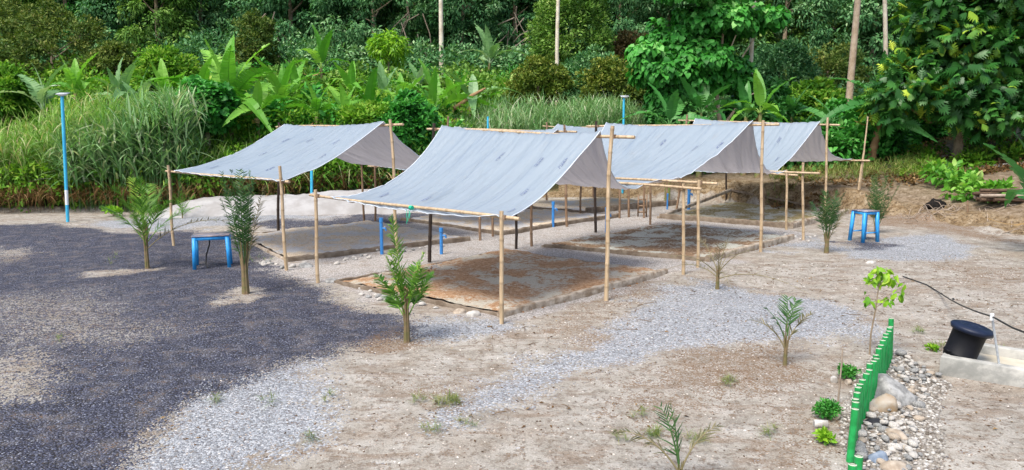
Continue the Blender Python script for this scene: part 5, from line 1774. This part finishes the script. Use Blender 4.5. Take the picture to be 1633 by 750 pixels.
undergrowth('creeper_leaves', band_foot(420, -420, 640, .2, 3.5, 11), (.35, .8), 110, .19, LEAF, M['leaf_shrub'], 11, .5, .9)
undergrowth('thicket_leaves', band(300, 285, 760, 30.6, 35.5, 19), (.45, .85), 100, .2, LEAF, M['leaf_shrub'], 19, .5, 1.9)
undergrowth('thicket_broad_leaves', band(110, 285, 760, 30.6, 35.5, 20), (.4, .7), 60, .3, LEAF6, M['leaf_bright'], 20, .5, 2.1)
undergrowth('slope_shrubs', band(75, 300, 860, 37, 48, 24), (.6, 1.2), 120, .26, LEAF6, M['leaf_forest_yel'], 24, .7, .7)
undergrowth('slope_brush', band(60, 300, 860, 37, 48, 25), (.5, 1.0), 110, .26, LEAFN, M['leaf_bright'], 25, .7, .7)
undergrowth('slope_leaves', np.concatenate([band(330, 300, 860, 33, 46, 12), band(130, -320, 300, 31, 36, 22), band(150, -320, 320, 36, 47, 23)]), (.5, 1.1), 95, .24, LEAF, M['leaf_shrub'], 12, .4, .6)
undergrowth('wood_edge_leaves', band(460, -350, 1250, 50, 62, 13), (.7, 1.5), 95, .32, LEAF, M['leaf_forest'], 13, .5, 1.2)
undergrowth('right_slope_leaves', band(330, 1000, 1850, 35, 50, 14), (.6, 1.2), 95, .28, LEAF, M['leaf_forest'], 14, .5, 1.3)
undergrowth('edge_plants', band(150, 1040, 1430, 31.5, 35, 15), (.4, .8), 80, .26, LEAF6, M['leaf_bright'], 15, .6, .7)
undergrowth('bank_leaves', band(80, 1430, 1750, 27.5, 33, 16), (.25, .6), 70, .2, LEAF, M['leaf_shrub'], 16, .3, .2)
undergrowth('leaf_litter', band(520, 1240, 1800, 26.3, 35, 17), (.1, .3), 22, .16, LEAF, M['dry'], 17, .1, .0)
undergrowth('dark_brush', band_foot(150, 330, 720, .4, 2.6, 18), (.4, .8), 90, .2, LEAF, M['leaf_forest'], 18, .4, .5)


# --- young palms in the yard
def frond(g, base, D, L, droop, nl, ll, r, mat_var=.45, w=.05, vshape=.6, side_el=.5, rach=.010, start=.22):
    """one pinnate frond into g"""
    D = norm(D)
    hor = np.array([D[0], D[1], 0.0]); hor = norm(hor) if np.linalg.norm(hor) > 1e-3 else np.array([1.0, 0, 0])
    s = np.linspace(0, 1, 12)
    P = base + np.outer(s * L, D) + np.outer(-droop * L * s ** 2.2, [0, 0, 1]) + np.outer(droop * .5 * L * s ** 2.2, hor)
    g.tube(P, rach * (1.2 - s), 5, False, 0, .75)
    t = np.linspace(start, .99, nl)
    C = np.stack([np.interp(t, s, P[:, k]) for k in range(3)], 1)
    Tg = norm(np.gradient(P, axis=0)); TT_ = norm(np.stack([np.interp(t, s, Tg[:, k]) for k in range(3)], 1))
    sd = norm(np.cross(TT_, [0, 0, 1.0]) + 1e-6)
    up = np.cross(sd, TT_)
    for sg in (-1, 1):
        dirs = norm(TT_ * vshape + sd * sg * .8 + up * side_el + r.normal(0, .10, (nl, 3)))
        lens = ll * np.sin(np.clip(.25 + t * .72, 0, 1) * math.pi) ** .6 * r.uniform(.8, 1.15, nl) + .03
        for j, T in enumerate(PALM_T):
            m_ = r.integers(0, len(PALM_T), nl) == j
            if m_.any():
                g.stamp(T, C[m_], dirs[m_], up[m_] + r.normal(0, .2, (m_.sum(), 3)), np.stack([lens[m_], np.full(m_.sum(), w / .06), lens[m_]], 1) * 1.0, np.clip(r.normal(mat_var, .16, m_.sum()), 0, 1))


PALM_T = [([(x, y * 1.0, z) for x, y, z in T_blade(4, .06 * 1.0, d, 2.0, .5)[0]], T_blade(4, .06, d, 2.0, .5)[1]) for d in (.05, .25, .45)]


def young_palm(px, py, ytop, label, nf, spread, mat, seed, stem_h=.35, droop=.18, ll=.28, w=.022, dry=0, xtop=None, nl=24, r_stem=.05, fr=1.0, az=None, vs=.75, tall=None):
    r = np.random.default_rng(seed + 40)
    p = gnd(px, py); p[2] -= .01
    Ht = atY(px, ytop, p[1])[2] - p[2]
    root = thing('young_palm', p, label, 'palm', 'young palms planted in the yard')
    # trunk: bundle of old leaf sheaths
    g = Geo(); sh = Ht * stem_h
    for k in range(7):
        a = k / 7 * 6.28 + r.uniform(-.2, .2); q = np.array([math.cos(a), math.sin(a), 0]) * r_stem * .55
        top = np.array([math.cos(a) * r_stem * r.uniform(.5, 1.8), math.sin(a) * r_stem * r.uniform(.5, 1.8), sh * r.uniform(.75, 1.2)])
        g.tube([q * 1.2 + [0, 0, -.02], q + [0, 0, sh * .4], top], [r_stem * .55, r_stem * .42, r_stem * .16], 6, True, 0)
    g.build('trunk', [M['palm_stem']], root, True)
    for k in range(nf):
        f = (k + .5) / nf
        a = k * 2.4 + r.uniform(-.3, .3) if az is None else az[k % len(az)] + r.uniform(-.15, .15)
        e = math.radians(88 - spread * (1 - f) ** .8 + r.uniform(-4, 4))
        D = np.array([math.cos(a) * math.cos(e), math.sin(a) * math.cos(e), math.sin(e)])
        base = np.array([math.cos(a), math.sin(a), 0]) * r_stem * .6 + [0, 0, sh * (.45 + .5 * f)]
        L = (Ht - base[2]) * (1.06 if f > .5 else r.uniform(.7, 1.0)) * fr / max(math.sin(e), .55)
        if tall is not None and k == nf - 1:
            a, e = tall[0], math.radians(90 - tall[1])
            D = np.array([math.cos(a) * math.cos(e), math.sin(a) * math.cos(e), math.sin(e)]); L = (Ht - base[2]) * 1.14
        gg = Geo()
        isdry = k < dry
        frond(gg, base, D, L, droop * (1.2 - f), nl, ll * r.uniform(.75, 1.15), r, .36 + .3 * f + r.normal(0, .08), w, vs, r.uniform(-.1, .45), .009, r.uniform(.1, .3))
        gg.build('frond', [M['leaf_palm_dry'] if isdry else M[mat]], root, False)
    return root


young_palm(235, 426, 280, 'young palm with spreading light green fronds, left of the large blue stool', 11, 46, 'leaf_palm', 1, .46, .34, .32, .017, 2, nl=38, vs=.9, r_stem=.042)
young_palm(392, 468, 277, 'slender dark young palm right of the large blue stool', 11, 13, 'leaf_palm_dk', 2, .42, .05, .19, .017, 1, nl=34, vs=.55, r_stem=.06)
young_palm(649, 544, 358, 'young palm in a brown soil ring before the nearest shelter, one tall pale frond', 9, 36, 'leaf_palm', 3, .42, .10, .19, .022, 0, nl=34, az=[2.6, .4, 4.2, 1.2, 5.4, 3.4, .2, 2.9, 3.0, .1, 2.4], fr=.62, tall=(2.9, 8), vs=.5, r_stem=.042)
young_palm(1318, 401, 306, 'dark young palm left of the narrow blue stool', 10, 22, 'leaf_palm_dk', 4, .42, .12, .20, .014, 1, nl=34, vs=.6)
young_palm(1397, 372, 282, 'young palm with narrow upright fronds right behind the narrow blue stool', 10, 13, 'leaf_palm_dk', 5, .22, .08, .22, .014, 0, nl=34, vs=.55)
young_palm(1144, 459, 372, 'half dead young palm with bare twigs by the corner of the second bed', 9, 70, 'leaf_palm_dry', 6, .42, .5, .17, .010, 6, nl=11, r_stem=.035)
young_palm(1252, 578, 474, 'small sparse young palm on the pale gravel patch', 5, 30, 'leaf_palm_dk', 7, .55, .34, .16, .018, 2, nl=12, r_stem=.024, az=[2.8, .3, 2.9, .6, 1.4])
young_palm(1084, 765, 640, 'young palm cut off by the bottom edge, one arching frond to the right', 4, 34, 'leaf_palm_dk', 8, .25, .38, .15, .013, 2, nl=14, r_stem=.02, az=[2.9, .3, 2.2, 2.7, .3, .25], fr=.95)
young_palm(291, 347, 309, 'tiny pale palm seedling before the sand mound', 6, 45, 'leaf_palm', 9, .3, .25, .22, .02, 0, nl=10, r_stem=.02)

# sapling with yellow-green leaves
p = gnd(1387, 562)
root = thing('sapling', p, 'thin sapling with a tuft of yellow-green hanging leaves by the green pickets', 'sapling')
tp_ = atY(1402, 452, p[1]) - p
st = np.array([np.zeros(3), tp_ * .3 + [-.02, 0, 0], tp_ * .65, tp_])
g = Geo(); g.tube(st, [.013, .011, .009, .006], 7)
brs = []
for px_, py_, f in ((1380, 470, .62), (1445, 455, .72), (1430, 470, .66), (1400, 425, .98), (1430, 440, .97), (1385, 440, .97), (1415, 430, .99)):
    e_ = atY(px_, py_, p[1] + rng.uniform(-.12, .12)) - p; b_ = tp_ * f
    g.tube([b_, (b_ + e_) / 2 + [0, 0, .02], e_], [.006, .005, .003], 5); brs.append((b_, e_))
g.build('stem', [M['bark']], root, True)
g = Geo(); r = np.random.default_rng(8)
for i, (b_, e_) in enumerate(brs):
    n_ = 15 if i > 2 else 8
    f = r.uniform(.35, 1.08, n_)
    C = b_ + np.outer(f, e_ - b_) + r.normal(0, .015, (n_, 3))
    D = norm(r.normal(0, .7, (n_, 3)) + [0, 0, -.75])
    g.stamp(LEAF6, C, D, norm(r.normal(0, .5, (n_, 3)) + [0, -.5, .6]), r.uniform(.08, .15, n_), np.clip(r.normal(.55 if i > 2 else .3, .2, n_), 0, 1))
g.build('foliage', [M['leaf_lime']], root)


# small bushes and sprouts in the yard
def small_bush(px, py, rr, n, L, mat, label, seed, T=LEAF, name='small_bush'):
    p = gnd(px, py)
    c = crown_cloud(seed, (rr, rr, rr * .75), max(n // 24, 4), rr * .34, 24, L, T, .4, .3, .8, .6, -.3, .6)
    root = thing(name, p, label, 'bush')
    g = Geo(); g.merge(c, None, (0, 0, rr * .55)); g.build('foliage', [M[mat]], root)
    g = Geo()
    for k in range(5):
        a = k * 1.3; g.tube([(0, 0, -.01), (math.cos(a) * rr * .5, math.sin(a) * rr * .5, rr * .6)], [.008, .004], 5)
    g.build('stem', [M['bark']], root)


small_bush(1353, 601, .115, 800, .04, 'leaf_bright', 'upper small dark green bush left of the pickets', 31)
small_bush(1317, 664, .12, 900, .04, 'leaf_bright', 'middle small dark green bush above the white concrete cylinder', 32)
small_bush(1308, 702, .08, 160, .07, 'leaf_lime', 'lowest small sprout with lime green leaves', 33)
small_bush(1487, 556, .06, 120, .06, 'leaf_lime', 'tiny bright sprout beside the concrete basin corner', 34)
small_bush(182, 344, .22, 220, .12, 'leaf_lime', 'small lime weed at the tall grass foot, right of the blue pole', 35)
small_bush(1435, 284, .42, 900, .11, 'leaf_shrub', 'bushy green weed on the edge of the earth bank above the narrow stool', 36)
# broad-leaved plants trailing down the bank at the right
for i, (px, py, Y, rr, lb) in enumerate(((1500, 292, 26, .55, 'left'), (1525, 303, 25.3, .5, 'middle'), (1545, 316, 24.3, .5, 'right'), (1585, 325, 23.5, .42, 'far right'))):
    p = atY(px, py, Y); p[2] = H(p[0], p[1])
    c = crown_cloud(60 + i, (rr, rr, rr * .55), 12, .22, 16, .26, LEAF6, .4, -.1, .8, .5, -.5, .7)
    root = thing('broad_leaved_plant', p, 'clump of broad glossy leaves on the bank, %s one of four' % lb, 'plant', 'broad-leaved clumps trailing on the bank')
    g = Geo(); g.merge(c, None, (0, 0, rr * .5)); g.build('foliage', [M['leaf_banana']], root)
    g = Geo()
    for k in range(5):
        a = k * 1.3; g.tube([(0, 0, -.05), (math.cos(a) * rr * .5, math.sin(a) * rr * .5, rr * .6)], [.012, .006], 5)
    g.build('stem', [M['stem_banana']], root)

# tufts of weeds on the open ground (uncountable)
sp_ = []
for px, py, n in ((725, 640, 10), (700, 645, 6), (1045, 692, 8), (1015, 663, 3), (1160, 610, 6), (985, 705, 3), (665, 640, 4), (740, 680, 3), (690, 690, 4), (1110, 700, 5), (1465, 525, 6), (1500, 545, 4), (430, 645, 3), (340, 640, 4), (500, 700, 3), (185, 412, 4), (100, 545, 2), (410, 415, 5), (1230, 690, 4), (1590, 560, 4), (525, 635, 3)):
    for k in range(n):
        q = at(px + rng.normal(0, 7), py + rng.normal(0, 3)); sp_.append(q[:2])
sp_ = np.array(sp_)
tall_grass('weeds', np.repeat(sp_, 3, 0) + rng.normal(0, .012, (len(sp_) * 3, 2)), lambda s, r: r.uniform(.02, .07, len(s)), M['leaf_lowgrass'], 8, per=7, blade=(.05, .13))

# stakes
def stake(px, py, xt, yt, r_, mat, label, node=.3):
    p = gnd(px, py); t_ = atY(xt, yt, p[1])
    g = Geo(); bamboo(g, np.array([0, 0, -.03]), t_ - p, r_, r_ * .8, node, .02, 7, int(px))
    o = g.build('stake', [M[mat]], None, True); o.location = p
    tag(o, label, 'stake')


stake(1336, 640, 1344, 556, .011, 'deadwood', 'thin grey stick standing beside the small bushes', .9)
x = xat(1378, 26.4)
pz = H(x, 26.4)
g = Geo(); bamboo(g, np.array([0, 0, -.03]), np.array([xat(1383, 26.4) - x, 0, atY(1383, 186, 26.4)[2] - pz]), .032, .024, .4, .01, 7, 9)
o = g.build('bamboo_stake', [M['bamboo']], None, True); o.location = (x, 26.4, pz)
tag(o, 'tall thin bamboo stake on the bank right of the farthest right shelter', 'stake')
stake(1542, 356, 1543, 320, .03, 'bamboo_old', 'short stake at the foot of the bank below the broad leaves')
stake(188, 338, 187, 316, .03, 'bamboo_old', 'short stake in the dry grass right of the blue lamp pole')
stake(1218, 352, 1218, 300, .022, 'bamboo_old', 'thin stake standing before the bank under the far right shelter')

# black mulch heap with roots
p = gnd(1491, 349)
V, F = rock_geo(71, (.40, .3, .26), .5, 3)
g = Geo(); g.add(V * (1 + .12 * np.random.default_rng(2).normal(size=(len(V), 1)) * .5), F)
o = g.build('mulch_heap', [M['mound_black']], None, True); o.location = p
tag(o, 'small black mulch heap at the foot of the earth bank', 'heap')
g = Geo(); r = np.random.default_rng(6)
for k in range(80):
    q = gnd(r.uniform(1560, 1680), r.uniform(345, 378)) if k % 2 else gnd(r.uniform(1440, 1530), r.uniform(350, 356))
    a = r.uniform(0, 6.28); L = r.uniform(.15, .6)
    v = np.array([math.cos(a), math.sin(a), r.uniform(-.1, .5)]) * L
    g.tube([q, q + v * .5 + [0, 0, r.uniform(0, .12)], q + v], [.012, .010, .005], 5)
tag(g.build('root_debris', [M['deadwood']]), kind='stuff')

# fallen logs and branch stack on the terrace
def log(px0, py0, px1, py1, Y0, Y1, r_, label, mat='deadwood'):
    a = atY(px0, py0, Y0); b = atY(px1, py1, Y1)
    a[2] = H(a[0], a[1]) + r_; b[2] = H(b[0], b[1]) + r_
    m_ = (a + b) / 2; m_[2] = max(m_[2], H(m_[0], m_[1]) + r_)
    g = Geo(); g.tube([a, m_, b], [r_, r_ * .9, r_ * .75], 8)
    tag(g.build('fallen_log', [M[mat]], None, True), label, 'log')


log(1440, 258, 1510, 256, 31, 31.5, .07, 'pale fallen pole on the terrace left of the breadfruit tree', 'bark_pale')
log(1450, 264, 1525, 262, 30, 30, .07, 'pale fallen pole nearest the bank edge on the terrace', 'bark_pale')
log(1520, 268, 1640, 262, 29, 29.5, .08, 'long pale fallen pole below the breadfruit tree', 'bark_pale')
log(1430, 272, 1500, 277, 28.6, 28, .06, 'short grey fallen branch on the terrace', 'deadwood')
c0 = atY(1606, 306, 23); c0[2] = H(c0[0], c0[1])
root = thing('branch_stack', c0, 'stack of dark cut branches on the bank at the right edge', 'branch stack')
r = np.random.default_rng(12)
for k in range(20):
    row = k // 9
    a = np.array([-.75 + r.normal(0, .12), r.uniform(-.4, .4), .07 + row * .13 + r.normal(0, .015)])
    b = a + np.array([1.55 + r.normal(0, .25), r.normal(0, .15), r.normal(0, .04)])
    g = Geo(); g.tube([a, (a + b) / 2 + r.normal(0, .02, 3), b], [.055, .05, .045], 7)
    g.build('branch', [M['stem_dark'] if k % 4 else M['deadwood']], root, True)

# ------------------------------------------------------------------ light, sky, camera
SUN_EL, SUN_AZ = 58.0, 215.0          # degrees; azimuth clockwise from +Y, so the sun stands behind the camera to the left
w = bpy.data.worlds.new('World'); SC.world = w; w.use_nodes = True
nt = w.node_tree
bg = nt.nodes.get('Background') or nt.nodes.new('ShaderNodeBackground')
sky = nt.nodes.new('ShaderNodeTexSky'); sky.sky_type = 'NISHITA'; sky.sun_disc = False
sky.sun_elevation = R(SUN_EL); sky.sun_rotation = R(SUN_AZ)
sky.air_density = 1.0; sky.dust_density = 3.0; sky.ozone_density = 1.0
nt.links.new(sky.outputs[0], bg.inputs[0]); bg.inputs[1].default_value = .12
sun = bpy.data.lights.new('sun', 'SUN'); sun.energy = 2.1; sun.angle = R(26); sun.color = (1.0, .95, .87)
so = bpy.data.objects.new('sun', sun); COL.objects.link(so)
az = R(SUN_AZ); el = R(SUN_EL)
to_sun = Vector((math.sin(az) * math.cos(el), math.cos(az) * math.cos(el), math.sin(el)))
so.rotation_euler = to_sun.to_track_quat('Z', 'Y').to_euler()
so.location = (0, 0, 30)

cam = bpy.data.cameras.new('camera'); co = bpy.data.objects.new('camera', cam); COL.objects.link(co)
co.location = (0, 0, CAM_H); co.rotation_euler = (math.pi / 2 - PITCH, 0, 0)
cam.sensor_fit = 'HORIZONTAL'; cam.sensor_width = 36; cam.lens = 36 * F_PX / 1633
cam.clip_start = .1; cam.clip_end = 1000
SC.camera = co
SC.view_settings.view_transform = 'Standard'; SC.view_settings.look = 'None'
SC.view_settings.exposure = 1.2; SC.view_settings.gamma = 1.0
SC.view_settings.use_curve_mapping = False
SC.render.resolution_x = 1024; SC.render.resolution_y = 470
SC.render.engine = 'CYCLES'
SC.cycles.max_bounces = 6; SC.cycles.transparent_max_bounces = 4
SC.cycles.use_denoising = True
